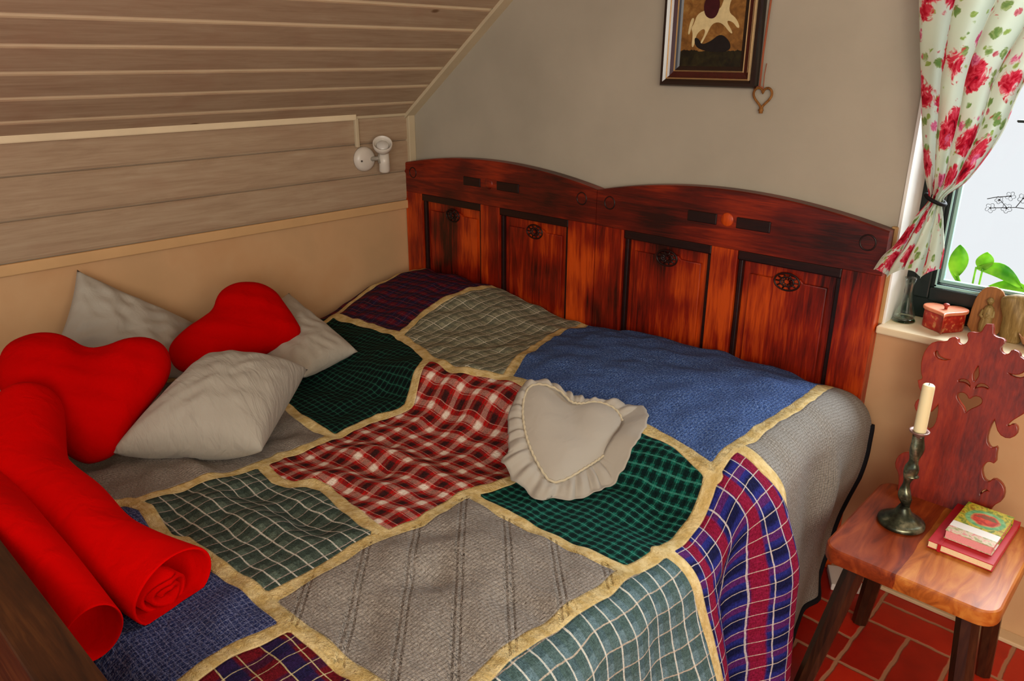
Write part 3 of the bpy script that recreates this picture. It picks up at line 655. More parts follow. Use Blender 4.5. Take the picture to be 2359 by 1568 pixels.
def frill():
    mw=plane_matrix(P3,n3); ins=smooth_poly(H3,2); ctr=(.05,-.2)
    outp=smooth_poly(H3R,1)
    def at(poly,ang):
        best=None
        d=(math.cos(ang),math.sin(ang)); r=0
        for (x0,y0),(x1,y1) in zip(poly,poly[1:]+poly[:1]):
            x0-=ctr[0];x1-=ctr[0];y0-=ctr[1];y1-=ctr[1]
            den=d[0]*(y1-y0)-d[1]*(x1-x0)
            if abs(den)<1e-9: continue
            t=(x0*(y1-y0)-y0*(x1-x0))/den; s_=(x0*d[1]-y0*d[0])/den
            if t>0 and -1e-6<=s_<=1+1e-6: r=max(r,t)
        return r
    N=360;R=9;V=[];F=[]
    rn=random.Random(3); phs=[rn.random()*6.28 for _ in range(4)]
    for i in range(N):
        a=2*math.pi*i/N; ri=at(ins,a)*.93; ro=max(at(outp,a),ri*1.10)
        for j in range(R+1):
            t=j/R; r=ri+(ro-ri)*t
            w=(.0055*math.sin(a*25+phs[0]+1.5*math.sin(a*4))+.0022*math.sin(a*47+phs[1]))*min(1,t*2+.1)
            z=w+.010+.012*math.sin(math.pi*t)-.012*t
            V.append((ctr[0]+r*math.cos(a),ctr[1]+r*math.sin(a),z))
    for i in range(N):
        for j in range(R):
            p=i*(R+1)+j;q=((i+1)%N)*(R+1)+j; F.append((p,q,q+1,p+1))
    o=mesh('frill',V,F,COT,None,True); o.matrix_world=mw; o.parent=fr; rest_on_quilt(o,.006)
    md=o.modifiers.new('thick','SOLIDIFY'); md.thickness=.0016
    # lace line where frill meets the pad
    b=MB(); pts=[]
    for i in range(180):
        a=2*math.pi*i/180; r=at(ins,a)*.94; pts.append((ctr[0]+r*math.cos(a),ctr[1]+r*math.sin(a),.016+.002*math.sin(i*1.9)))
    b.tube(pts,.0032,6,closed=True); o=b.build('lace_edge',m_cloth('cream_lace',(186,174,148),.4),None,smooth=True); o.matrix_world=mw; o.parent=fr
frill()
# red garment of two open-ended legs
def sweep(pts,rw,rh,seg=40,sub=8,close=True,cuff=True,seed=1,wr=.004):
    P=[Vector(p) for p in pts]; n=len(P); S=[]
    def cr(a,b_,c,d,t): return .5*((2*b_)+(-a+c)*t+(2*a-5*b_+4*c-d)*t*t+(-a+3*b_-3*c+d)*t**3)
    for i in range(n-1):
        g=lambda k:max(0,min(n-1,k))
        for s_ in range(sub):
            t=s_/sub
            S.append((cr(P[g(i-1)],P[i],P[i+1],P[g(i+2)],t),cr(rw[g(i-1)],rw[i],rw[i+1],rw[g(i+2)],t),cr(rh[g(i-1)],rh[i],rh[i+1],rh[g(i+2)],t)))
    S.append((P[-1],rw[-1],rh[-1])); m=len(S); V=[];F=[]
    rr=[]
    st=(S[1][0]-S[0][0]).normalized()
    if close:
        for k in range(1,7):
            f=math.sin(k/7*math.pi/2); rr.append((S[0][0]-st*S[0][1]*.8*math.cos(k/7*math.pi/2),S[0][1]*f,S[0][2]*f,st))
    for i,(p,a,b_) in enumerate(S):
        t=(S[min(i+1,m-1)][0]-S[max(i-1,0)][0]).normalized(); rr.append((p,a,b_,t))
    if cuff:
        p,a,b_,t=rr[-1]
        for d,f in ((.004,.995),(.005,.97),(.003,.945),(-.004,.93),(-.03,.90),(-.06,.84),(-.09,.7)): rr.append((p+t*d,a*f,b_*f,t))
    for i,(p,a,b_,t) in enumerate(rr):
        side=t.cross(Vector((0,0,1))).normalized(); upv=side.cross(t)
        for k in range(seg):
            th=2*math.pi*k/seg
            w=1+wr*10*(.5*math.sin(th*3+i*.35+seed)+.35*math.sin(th*5-i*.5+seed*2)+.3*math.sin(i*.9+2*th))*.35
            q=p+side*(math.cos(th)*a*w)+upv*(math.sin(th)*b_*w)
            V.append(q)
    for i in range(len(rr)-1):
        for k in range(seg): F.append((i*seg+k,i*seg+(k+1)%seg,(i+1)*seg+(k+1)%seg,(i+1)*seg+k))
    F.append(tuple(range(seg))[::-1]); F.append(tuple((len(rr)-1)*seg+k for k in range(seg)))
    return V,F
g=thing('folded_red_fleece','bright red fleece with two long hollow rolls lying along the footboard','blanket')
b=MB(); V,F=sweep([(-1.99,-1.775,.69),(-1.78,-1.85,.635),(-1.60,-1.835,.62),(-1.42,-1.82,.605),(-1.245,-1.775,.595)],[.078,.088,.085,.072,.085],[.085,.085,.075,.07,.065],seed=1); b.add(V,F)
rest_on_quilt(b.build('right_roll',REDF,g,smooth=True),.003)
b=MB(); V,F=sweep([(-1.90,-1.93,.62),(-1.62,-1.945,.64),(-1.42,-1.935,.635),(-1.215,-1.925,.60)],[.07,.065,.052,.05],[.07,.075,.075,.06],seed=4); b.add(V,F)
rest_on_quilt(b.build('left_roll',REDF,g,smooth=True),.003)
# rolled layers showing in the open end
b=MB()
pts=[]
for k in range(60):
    t=k/59; r=.018+.038*t; a=t*4.6*math.pi
    pts.append((r*math.cos(a),r*.72*math.sin(a)))
V=[];F=[];axis=Vector((.97,.24,-.05)).normalized(); sd=axis.cross(Vector((0,0,1))).normalized(); upv=sd.cross(axis); base=Vector((-1.262,-1.78,.575))
for (x,y) in pts:
    for d in (-.12,.012): V.append(base+sd*x+upv*y+axis*(d-.02*abs(x)/.05))
F=[(2*i,2*i+1,2*i+3,2*i+2) for i in range(len(pts)-1)]
b.add(V,F); o=b.build('inner_roll',REDF,g,smooth=True); md=o.modifiers.new('thick','SOLIDIFY'); md.thickness=.008
# ---------------- carved chair ----------------
CH=wood('chair_seat_wood',(96,36,12),(158,74,24),(196,120,46),'x',.8,.36,.25,.9)
CHB=wood('chair_back_wood',(84,18,8),(132,34,12),(164,56,20),'z',.8,.32,.4,.8)
CHL=wood('chair_leg_wood',(24,12,8),(50,26,14),(74,42,22),'z',.9,.3,.5,.5)
ch=thing('carved_chair','wooden peasant chair with scroll-cut heart backrest, serving as bedside table','chair',(-.34,-.42,0))
def rr_poly(x0,x1,y0,y1,r,n=6):
    o=[]
    for cx,cy,a0 in((x1-r,y1-r,0),(x0+r,y1-r,90),(x0+r,y0+r,180),(x1-r,y0+r,270)):
        for k in range(n+1): a=math.radians(a0+90*k/n); o.append((cx+r*math.cos(a),cy+r*math.sin(a)))
    return o
seat=[(x,y) for x,y in rr_poly(-.505,-.158,-.618,-.222,.035)]
def m_seat():
    m=M('two_board_seat_wood',.34,.25); v=m.obj(); s=m.sep(v)
    n1=m.noise(m.mapv(v,(5,.9,5)),5,5,.6,1.5); n2=m.noise(v,6,3)
    f=m.math('ADD',m.math('MULTIPLY',n1,.75),m.math('MULTIPLY',n2,.30))
    a=m.ramp(f,[(.35,lin((84,28,12))),(.52,lin((128,50,20))),(.7,lin((156,72,30)))])
    b_=m.ramp(f,[(.35,lin((128,62,22))),(.52,lin((170,92,34))),(.7,lin((196,128,56)))])
    e=m.math('GREATER_THAN',m.math('ADD',s[0],m.math('MULTIPLY',n2,.02)),.0)
    m.col(m.mix(e,a,b_)); return m.m
o=extr('seat',[seat],.038,m_seat(),None,.006,Matrix.Translation((0,0,.431))); o.data.transform(Matrix.Translation((.34,.42,0))); o.parent=ch
def leg(x0,y0,x1,y1):
    b=MB(); pts=[]; 
    V=[];F=[];n=8
    for z,s in((.43,.023),(.25,.0225),(.12,.021),(0.004,.019)):
        t=1-z/.43; x=x0+(x1-x0)*t; y=y0+(y1-y0)*t
        for k in range(n): a=2*math.pi*(k+.5)/n; V.append((x+s*1.1*math.cos(a),y+s*math.sin(a),z))
    for i in range(3):
        for k in range(n): F.append((i*n+k,(i+1)*n+k,(i+1)*n+(k+1)%n,i*n+(k+1)%n))
    F.append(tuple(range(n))); F.append(tuple(3*n+k for k in range(n))[::-1]); b.add(V,F)
    o=b.build('leg',CHL,ch); o.data.transform(Matrix.Translation((.34,.42,0))); return o
leg(-.44,-.545,-.515,-.60); leg(-.215,-.545,-.17,-.60); leg(-.45,-.28,-.50,-.235); leg(-.215,-.28,-.195,-.215)
AX=-.0015
UP=[(-0.0084,0.4618),(-0.0122,0.4546),(-0.015,0.4389),(-0.026,0.4341),(-0.0375,0.4346),(-0.0437,0.4288),(-0.0372,0.4174),(-0.0392,0.406),(-0.0479,0.3984),(-0.0592,0.4011),(-0.0633,0.4143),(-0.0771,0.4109),(-0.082,0.3987),(-0.1104,0.3928),(-0.1229,0.3729),(-0.1269,0.3426),(-0.1207,0.3116),(-0.112,0.2960)]
LO=[(0.118,0.2860),(0.0826,0.2412),(0.0887,0.2335),(0.097,0.2448),(0.1064,0.2392),(0.1079,0.2214),(0.0942,0.2084),(0.0748,0.2139),(0.0609,0.2407),(0.0578,0.2496),(0.0514,0.2224),(0.0518,0.1895),(0.0628,0.1745),(0.0712,0.1741),(0.0779,0.1808),(0.0792,0.1637),(0.0834,0.1421),(0.0701,0.1439),(0.0621,0.1344),(0.0586,0.1175),(0.0688,0.0944),(0.0827,0.0908),(0.0896,0.1045),(0.1055,0.0994),(0.1165,0.0838),(0.1174,0.0609),(0.1025,0.0426),(0.098,0.0212),(.095,-.006)]
cxh=-.004
half=[(cxh+abs(x-cxh),y) for x,y in UP]+[(x,y) for x,y in LO]
half=smooth_poly(half,1,closed=False)
outl=half+[(2*cxh-x,y) for x,y in half[::-1][:-1]]
heart=smooth_poly([(cxh,.2356),(cxh+.007,.250),(cxh+.022,.263),(cxh+.030,.274),(cxh+.027,.286),(cxh+.015,.290),(cxh+.005,.285),(cxh,.277),(cxh-.005,.285),(cxh-.015,.290),(cxh-.027,.286),(cxh-.030,.274),(cxh-.022,.263),(cxh-.007,.250)],1)
leaf=smooth_poly([(cxh,.366),(cxh-.007,.345),(cxh-.008,.332),(cxh,.3135),(cxh+.008,.332),(cxh+.007,.345)],1)
def smL(s): return smooth_poly([(cxh+s*.003,.299),(cxh+s*.010,.3070),(cxh+s*.022,.3115),(cxh+s*.034,.3080),(cxh+s*.035,.3175),(cxh+s*.018,.3235),(cxh+s*.005,.315)],1)
def cres(s): return smooth_poly([(cxh+s*.094,.3765),(cxh+s*.087,.3640),(cxh+s*.074,.3595),(cxh+s*.056,.3610),(cxh+s*.074,.3515),(cxh+s*.094,.3535),(cxh+s*.103,.3690)],1)
def lc(s): return smooth_poly([(cxh+s*.075,.052),(cxh+s*.073,.066),(cxh+s*.084,.077),(cxh+s*.096,.071),(cxh+s*.086,.070),(cxh+s*.080,.062)],1)
mwc=plane_matrix((-.36,-.25,.45),(0,-0.97618706,0.21693046))
o=extr('backrest',[outl,heart,leaf,smL(1),smL(-1),cres(1),cres(-1),lc(1),lc(-1)],.022,CHB,None,.002,Matrix.Translation((.34,.42,0))@mwc@Matrix.Translation((0,0,-.006))); o.parent=ch
# ---------------- candlestick ----------------
cs=thing('candlestick','tall dark cast metal candlestick with round foot on the carved chair','candle holder',(-.408,-.408,.451))
BR=M('blackened_metal',.28,.6); v=BR.obj(); BR.b.inputs['Metallic'].default_value=.75
BR.col(BR.ramp(BR.noise(v,26,4),[(.32,lin((26,28,24))),(.52,lin((74,80,64))),(.72,lin((170,168,138)))])); BR=BR.m
b=MB(); b.lathe([(.050,0),(.053,.003),(.052,.010),(.046,.014),(.040,.016),(.038,.020),(.030,.024),(.020,.032),(.014,.044),(.010,.052)],40); b.build('foot',BR,cs,smooth=True)
# twisted, gently waved stem
V=[];F=[];seg=24;prof=[]
zs=[.050+.0035*i for i in range(int(.19/.0035))]
for i,z in enumerate(zs):
    t=(z-.05)/.19; r=.0112+.0022*max(0,min(1,(t-.5)*4))+.0036*math.sin(t*math.pi*6-1.0)*(1-.6*max(0,min(1,(t-.5)*4)))+.003*math.exp(-((t-.55)/.05)**2)
    ox=.007*math.sin(t*math.pi*2.2+2.6)*(1-t); 
    for k in range(seg):
        a=2*math.pi*k/seg; rr_=r*(1+.10*math.cos(3*a+t*14)); V.append((ox+rr_*math.cos(a),rr_*math.sin(a),z))
for i in range(len(zs)-1):
    for k in range(seg): F.append((i*seg+k,i*seg+(k+1)%seg,(i+1)*seg+(k+1)%seg,(i+1)*seg+k))
F+= [tuple(range(seg))[::-1],tuple((len(zs)-1)*seg+k for k in range(seg))]
b=MB(); b.add(V,F); b.lathe([(.010,.066),(.014,.069),(.010,.072)],seg); b.lathe([(.011,.128),(.0165,.131),(.011,.134)],seg,(.002,0,0)); b.build('stem',BR,cs,smooth=True)
b=MB(); b.lathe([(.011,.232),(.013,.238),(.015,.240),(.021,.244),(.022,.247),(.0205,.248),(.014,.245),(.012,.243)],32); b.build('drip_pan',plain('pewter_pan',(150,120,112),.35,.5,.1,30,metal=.6),cs,smooth=True)
cd=M('cream_wax',.45,.4); cd.put(cd.b.inputs['Base Color'],lin((232,220,176))); cd.b.inputs['Subsurface Weight'].default_value=.25; cd.b.inputs['Subsurface Radius'].default_value=(.02,.012,.006); cd=cd.m
b=MB(); b.lathe([(.0135,0),(.0135,.004),(.0132,.108),(.0125,.114),(.010,.1165),(.003,.115)],28); 
cn=tag(b.build('candle',cd,smooth=True,loc=(-.408,-.408,.451+.245)),'plain cream candle standing in the dark candlestick','candle')
b=MB(); b.tube([(0,0,.114),(.0005,0,.120)],.0009,6); b.build('wick',INK,cn)
# ---------------- notebooks ----------------
RC=plain('red_book_cloth',(176,16,30),.45,.4,.06,40); PG=plain('cream_page_edges',(232,206,164),.8,.2,.05,300); PGP=plain('pink_page_edges',(226,150,150),.8,.2,.05,300)
def book(name,cx,cy,z,w,l,h,rot,cover,pages,label,cov=.0022,parts=None):
    t=thing(name,label,'notebook',(cx,cy,z),group=None); t.rotation_euler=(0,0,rot)
    b=MB(); b.box(-w/2,w/2,-l/2,l/2,0,cov,bev=.0008); b.box(-w/2,w/2,-l/2,l/2,h-cov,h,bev=.0008); b.box(-w/2,-w/2+cov,-l/2,l/2,cov,h-cov) if False else b.box(-w/2,w/2,l/2-cov,l/2,cov*.9,h-cov*.9); b.build('cover',cover,t)
    b=MB(); b.box(-w/2+.002,w/2-.003,-l/2+.001,l/2-.003,cov+.0001,h-cov-.0001); b.build('pages',pages,t)
    return t
nb=book('notebook',-.264,-.352,.4515,.133,.232,.018,-.02,RC,PG,'large red notebook with elastic strap lying flat on the chair seat')
b=MB(); b.box(-.045,-.038,-.1172,.117,.0182,.0192); b.box(-.045,-.038,-.1182,-.1168,-.0005,.0192); b.build('elastic_strap',RC,nb)
def m_floral():
    m=M('floral_cover',.4,.4); v=m.obj(); s=m.sep(v)
    n=m.noise(v,60,4,.6,.5); c=m.ramp(n,[(.35,lin((150,110,20))),(.48,lin((196,180,50))),(.58,lin((120,130,30))),(.70,lin((60,120,50)))])
    # green ground around bowl of fruit
    dx=m.math('SUBTRACT',s[0],.004); dy=m.math('SUBTRACT',s[1],.022)
    d=m.math('SQRT',m.math('ADD',m.math('MULTIPLY',dx,dx),m.math('MULTIPLY',dy,dy)))
    dd=m.math('ADD',d,m.math('MULTIPLY',m.math('SUBTRACT',n,.5),.012))
    c=m.mix(m.ramp(dd,[(.040,(1,1,1,1)),(.042,(0,0,0,1))]),c,m.ramp(n,[(.4,lin((80,150,90))),(.6,lin((130,180,120)))]))
    c=m.mix(m.ramp(dd,[(.030,(1,1,1,1)),(.031,(0,0,0,1))]),c,lin((206,170,100)))
    c=m.mix(m.ramp(dd,[(.027,(1,1,1,1)),(.028,(0,0,0,1))]),c,m.ramp(n,[(.42,lin((170,30,14))),(.6,lin((214,70,30)))]))
    c=m.mix(m.math('MULTIPLY',m.math('GREATER_THAN',dy,.004),m.ramp(dd,[(.020,(1,1,1,1)),(.021,(0,0,0,1))])),c,m.ramp(n,[(.42,lin((110,90,40))),(.6,lin((150,60,40)))]))
    c=m.mix(m.math('LESS_THAN',s[1],-.028),c,lin((226,222,214)))
    low=m.ramp(n,[(.4,lin((150,150,100))),(.5,lin((206,190,160))),(.62,lin((206,120,120)))])
    c=m.mix(m.math('LESS_THAN',s[1],-.056),c,low)
    m.col(c); return m.m
fb=book('notebook',-.258,-.352,.4705,.098,.168,.022,-.03,m_floral(),PGP,'small floral notebook with white band, stacked on the large red notebook')
b=MB(); b.box(-.049,.049,-.0838,.083,-.0006,.0004); b.build('back_cover',plain('deep_red_cover',(150,20,26),.5,.3),fb)
# ---------------- window ledge things ----------------
LZ=.8005
def m_vglass(name,col,k=.35):
    m=bpy.data.materials.new(name); m.use_nodes=True; t=m.node_tree; t.nodes.clear()
    o=t.nodes.new('ShaderNodeOutputMaterial'); g=t.nodes.new('ShaderNodeBsdfGlossy'); g.inputs['Roughness'].default_value=.05
    tr=t.nodes.new('ShaderNodeBsdfTransparent'); tr.inputs[0].default_value=col; mx=t.nodes.new('ShaderNodeMixShader'); lw=t.nodes.new('ShaderNodeLayerWeight'); lw.inputs[0].default_value=k
    t.links.new(lw.outputs['Facing'],mx.inputs[0]); t.links.new(tr.outputs[0],mx.inputs[1]); t.links.new(g.outputs[0],mx.inputs[2]); t.links.new(mx.outputs[0],o.inputs[0]); return m
va=thing('glass_vase','clear flared glass vase with green foot at the left end of the window ledge','vase',(-.612,.062,LZ))
b=MB(); b.lathe([(.026,.006),(.028,.016),(.022,.035),(.014,.06),(.0095,.085),(.011,.105),(.016,.125),(.0145,.1255),(.0095,.105),(.008,.085),(.0125,.06),(.02,.036),(.025,.018),(.023,.010)],32); b.build('body',m_vglass('clear_glass',(.90,.96,.93,1),.25),va,smooth=True)
b=MB(); b.lathe([(.030,0),(.031,.003),(.026,.009),(.010,.012)],32); b.build('foot',m_vglass('green_glass',(.35,.62,.36,1),.3),va,smooth=True)
def hearto(s,n=48):
    o=[]
    for k in range(n):
        t=2*math.pi*k/n; x=16*math.sin(t)**3; y=13*math.cos(t)-5*math.cos(2*t)-2*math.cos(3*t)-math.cos(4*t); o.append((x*s/17,(y+2.5)*s/17))
    return o
hbx=thing('heart_box','small red heart-shaped lidded box on the window ledge','box',(-.510,.055,LZ)); hbx.rotation_euler=(0,0,math.radians(12))
RB=M('red_lacquer_floral',.35,.5); v=RB.obj(); nn=RB.noise(v,70,3); RB.col(RB.ramp(nn,[(.42,lin((150,26,18))),(.58,lin((176,44,28))),(.66,lin((196,130,80)))])); RB=RB.m
LID=plain('salmon_lid',(214,128,92),.4,.4,.1,60)
extr('body',[hearto(.052)],.048,RB,hbx,.002,Matrix.Translation((0,0,.024)))
extr('lid',[hearto(.056)],.010,LID,hbx,.003,Matrix.Translation((0,0,.0535)))
b=MB(); b.lathe([(.004,0),(.0045,.006),(.008,.010),(.0075,.014),(.003,.016)],16,(0,0,.0586)); b.build('knob',plain('red_knob',(150,50,34),.4,.4),hbx,smooth=True)
OW=wood('ochre_carved_wood',(104,62,22),(142,88,36),(176,124,62),'z',1.5,.5,.3,.5); OW2=wood('pale_carved_wood',(92,72,34),(132,108,60),(188,168,118),'z',1.8,.5,.3,.6)
pq=thing('carved_plaque','arched wooden plaque with a small relief figure, standing on the window ledge','carving',(-.416,.080,LZ)); pq.rotation_euler=(math.radians(-7),0,math.radians(4))
ar=[(-.040,0),(.040,0),(.036,.085),(.026,.118),(.012,.130),(-.012,.130),(-.026,.116),(-.036,.085)]
extr('board',[smooth_poly(ar,1)],.012,OW,pq,.002,Matrix(((1,0,0,0),(0,0,-1,0),(0,1,0,0),(0,0,0,1))))
b=MB(); b.tube([(0,-.010,.014),(0,-.012,.03),(.002,-.013,.055),(.002,-.012,.075),(.001,-.011,.084)],[.013,.015,.013,.012,.006],12); b.tube([(.001,-.012,.086),(.001,-.013,.096),(.001,-.012,.104)],[.005,.0095,.004],12)
b.tube([(-.010,-.014,.070),(-.014,-.018,.055),(-.002,-.022,.048)],.0045,8); b.tube([(.012,-.014,.070),(.015,-.018,.056),(.003,-.022,.050)],.0045,8); b.tube([(-.004,-.022,.050),(.004,-.023,.062)],[.005,.006],8)
b.build('relief_figure',OW2,pq,smooth=True)
wf=thing('twisted_wood_piece','pale twisted piece of wood standing right of the arched plaque','carving',(-.352,.072,LZ))
V=[];F=[];seg=20;rows=26
for i in range(rows+1):
    t=i/rows; z=.128*t; w=.025+.010*math.sin(t*2.8-.3)+.004*math.sin(t*9); d=.014+.003*math.sin(t*5); 
    if t>.88: w*=math.sqrt(max(1-((t-.88)/.125)**2,.05)); d*=math.sqrt(max(1-((t-.88)/.125)**2,.05))
    for k in range(seg):
        a=2*math.pi*k/seg; rx=w*math.cos(a)*(1+.08*math.sin(3*a+t*7)); ry=d*math.sin(a)*(1+.25*math.cos(2*a+t*5)); tw=.5*t
        V.append((rx*math.cos(tw)-ry*math.sin(tw)+.004*math.sin(t*4),rx*math.sin(tw)+ry*math.cos(tw),z))
for i in range(rows):
    for k in range(seg): F.append((i*seg+k,i*seg+(k+1)%seg,(i+1)*seg+(k+1)%seg,(i+1)*seg+k))
F+=[tuple(range(seg))[::-1],tuple(rows*seg+k for k in range(seg))]
mesh('body',V,F,OW2,wf,True)
b=MB(); b.lathe([(.012,0),(.030,.010),(.040,.030),(.042,.034),(.038,.032),(.028,.014),(.010,.006)],32)
tag(b.build('bowl',plain('pale_clay_bowl',(196,150,112),.6,.3,.1,30),smooth=True,loc=(-.292,.060,LZ)),'small pale bowl cut off by the right edge, on the window ledge','bowl')
# ---------------- plant outside ----------------
LEAF=M('bright_leaf',.4,.4); v=LEAF.obj(); LEAF.col(LEAF.ramp(LEAF.noise(v,14,3),[(.35,lin((60,140,20))),(.65,lin((150,205,50)))]))
def add_trans(m,fac,col=None):
    t=m.t; tl=t.nodes.new('ShaderNodeBsdfTranslucent'); mx=t.nodes.new('ShaderNodeMixShader'); out=[n for n in t.nodes if n.type=='OUTPUT_MATERIAL'][0]
    mx.inputs[0].default_value=fac; src=m.b.inputs['Base Color']
    if src.is_linked: t.links.new(src.links[0].from_socket,tl.inputs[0])
    t.links.new(m.b.outputs[0],mx.inputs[1]); t.links.new(tl.outputs[0],mx.inputs[2]); t.links.new(mx.outputs[0],out.inputs[0])
add_trans(LEAF,.5); LEAF=LEAF.m
pt=thing('potted_plant','green leafy plant in a pot outside the window','plant',(-.50,.42,.60))
b=MB(); b.lathe([(.055,0),(.075,.12),(.08,.125),(.08,.14),(.07,.14),(.065,.125),(.02,.12)],28); b.build('pot',plain('terracotta_pot',(150,80,50),.8,.2),pt,smooth=True)
def leafm(base,tip,w,bend,side):
    base,tip=Vector(base),Vector(tip); ax=tip-base; V=[];F=[];n=10
    sd=Vector(side).normalized()
    for i in range(n+1):
        t=i/n; p=base+ax*t+Vector((0,0,bend*math.sin(math.pi*t))); ww=w*math.sin(math.pi*min(t*.96+.03,1))**.8
        V+=[p-sd*ww,p+Vector((0,.006,0)),p+sd*ww]
    for i in range(n): a=3*i; F+=[(a,a+1,a+4,a+3),(a+1,a+2,a+5,a+4)]
    o=mesh('leaf',V,F,LEAF,pt,True); md=o.modifiers.new('t','SOLIDIFY'); md.thickness=.0012; return o
leafm((-.09,-.02,.285),(-.045,-.02,.34),.018,.02,(.35,0,.9)) if False else None
leafm((-.075,-.02,.27),(-.085,-.02,.365),.027,.0,(1,0,.25)); leafm((-.012,-.02,.30),(-.010,-.02,.355),.024,.0,(1,0,.1)); leafm((-.03,-.02,.305),(.10,-.02,.265),.022,.022,(.25,0,.9)); leafm((-.07,-.02,.25),(-.11,.0,.31),.012,.0,(1,0,-.2)); leafm((.0,.02,.24),(.14,.0,.24),.018,.02,(0,0,1))
b=MB()
for q in ([(0,0,.12),(-.04,-.01,.20),(-.075,-.02,.275)],[(0,0,.12),(-.015,-.01,.22),(-.012,-.02,.305)],[(0,0,.12),(-.03,-.02,.24),(-.03,-.02,.307)],[(0,0,.12),(.0,.0,.2),(.0,.02,.245)]): b.tube(q,.003,6)
b.build('stem',LEAF,pt,smooth=True)
b=MB(); b.box(-1.2,1.2,.30,.85,.56,.60,bev=.004); struct(b.build('ledge_outside',plain('pale_outer_ledge',(225,225,218),.8,.2)))
# ---------------- curtain ----------------
def m_curtain():
    m=M('rose_print_cotton',.85,.1); uv=m.uv()
    base=lin((182,188,170))
    w=m.mapv(uv,(1,1,1)); nz=m.noise(w,40,3,.6,1.2)
    c=base
    def blot(scale,off,thr,cols,soft=.03,rad=.33,seedcol=True):
        nonlocal c
        vv=m.new('ShaderNodeTexVoronoi',i_Vector=m.mapv(uv,(1,1,1),loc=off),i_Scale=scale,i_Randomness=.85)
        d=m.math('ADD',vv.outputs['Distance'],m.math('MULTIPLY',m.math('SUBTRACT',nz,.5),.5))
        rnd_=m.sep(vv.outputs['Color'])[0]
        mask=m.math('MULTIPLY',m.ramp(d,[(rad-soft,(1,1,1,1)),(rad+soft,(0,0,0,1))]),m.math('GREATER_THAN',rnd_,thr))
        cc=m.ramp(m.math('ADD',m.math('MULTIPLY',nz,.7),m.math('MULTIPLY',vv.outputs['Distance'],.5)),cols)
        c=m.mix(mask,c,cc)
    blot(34,(3,1,0),.35,[(.4,lin((120,140,70))),(.6,lin((170,180,120)))],rad=.24)
    blot(24,(7,4,0),.3,[(.4,lin((90,116,60))),(.6,lin((150,160,104)))],rad=.30)
    blot(28,(1,9,0),.5,[(.35,lin((150,60,70))),(.6,lin((206,140,140)))],rad=.22)
    blot(10.5,(2,2,0),.10,[(.32,lin((90,6,20))),(.45,lin((156,14,34))),(.56,lin((190,60,76))),(.7,lin((214,150,156)))],rad=.42)
    blot(17,(5,6,0),.55,[(.35,lin((150,30,70))),(.6,lin((214,120,150)))],rad=.30)
    m.col(c); add_trans(m,.15); return m.m
CUR=m_curtain()
CLp=[(-.705,1.75),(-0.681,1.628),(-0.661,1.53),(-0.641,1.43),(-0.62,1.327),(-0.594,1.222),(-0.576,1.165),(-0.599,1.111),(-0.629,1.038),(-0.656,0.998),(-0.672,0.957)]
CRp=[(-.20,1.75),(-.30,1.628),(-.365,1.53),(-0.411,1.436),(-0.432,1.339),(-0.464,1.266),(-0.496,1.211),(-0.539,1.165),(-0.524,1.112),(-0.505,1.048),(-0.502,0.990)]
def resamp(p,ks):
    # by fractional index
    o=[]
    for k in ks:
        i=min(int(k),len(p)-2); t=k-i; g=lambda j:Vector(p[max(0,min(len(p)-1,j))])
        a,b_,c_,d=g(i-1),g(i),g(i+1),g(i+2)
        o.append(.5*((2*b_)+(-a+c_)*t+(2*a-5*b_+4*c_-d)*t*t+(-a+3*b_-3*c_+d)*t**3))
    return o
NR=90;NC=110
Lk=[i/NR*6 for i in range(int(NR*.7)+1)] ; Lk=[6*i/60 for i in range(61)]+[6+4*i/30 for i in range(1,31)]
Rk=[7*i/60 for i in range(61)]+[7+3*i/30 for i in range(1,31)]
LL_=resamp(CLp,Lk); RR_=resamp(CRp,Rk); rows=len(LL_)
V=[];F=[];UVc=[]
for i in range(rows):
    l,r_=LL_[i],RR_[i]; wdt=(r_-l).length
    s_=i/60 if i<=60 else 1; below=(i-60)/30 if i>60 else 0
    amp=.050*(1-s_)+.018 if i<=60 else .008+.020*below
    full=.62
    for j in range(NC+1):
        t=j/NC
        p=l.lerp(r_,t)
        ph=t*2*math.pi*4.5+.6*math.sin(t*5)
        y=-.042-amp*(.5+.5*math.sin(ph))+.003*math.sin(ph*2.3+i*.15)
        if i>60: y-=.03*math.sin(below*math.pi*.6)
        hem=.012*math.sin(ph*.5+1)*below
        sag=-.0
        V.append((p.x+.010*math.cos(ph)*(wdt/.3),y,p.y+hem))
        UVc.append((t*full,V[-1][2]))
for i in range(rows-1):
    for j in range(NC): a=i*(NC+1)+j; F.append((a,a+1,a+NC+2,a+NC+1))
cur=thing('curtain','white rose-print cotton curtain gathered with a tie at the window','curtain',(0,0,0))
o=mesh('fabric',V,F,CUR,cur,True); uvl=o.data.uv_layers.new(name='UVMap')
for lp in o.data.loops: uvl.data[lp.index].uv=UVc[lp.vertex_index]
b=MB(); b.tube([(-.558+.024*math.cos(a)*1.0,-.058+.022*math.sin(a),1.163-.010*math.cos(a)) for a in [2*math.pi*k/24 for k in range(24)]],.005,8,closed=True); b.build('tie',plain('black_tie',(16,14,16),.7,.2),cur,smooth=True)
b=MB(); b.tube([(-.78,-.05,1.765),(.45,-.05,1.765)],.008,10); o=tag(b.build('curtain_rod',plain('brass_rod',(150,110,60),.4,.5,metal=.8),smooth=True),'thin curtain rod above the window carrying the rose-print curtain','curtain rod')
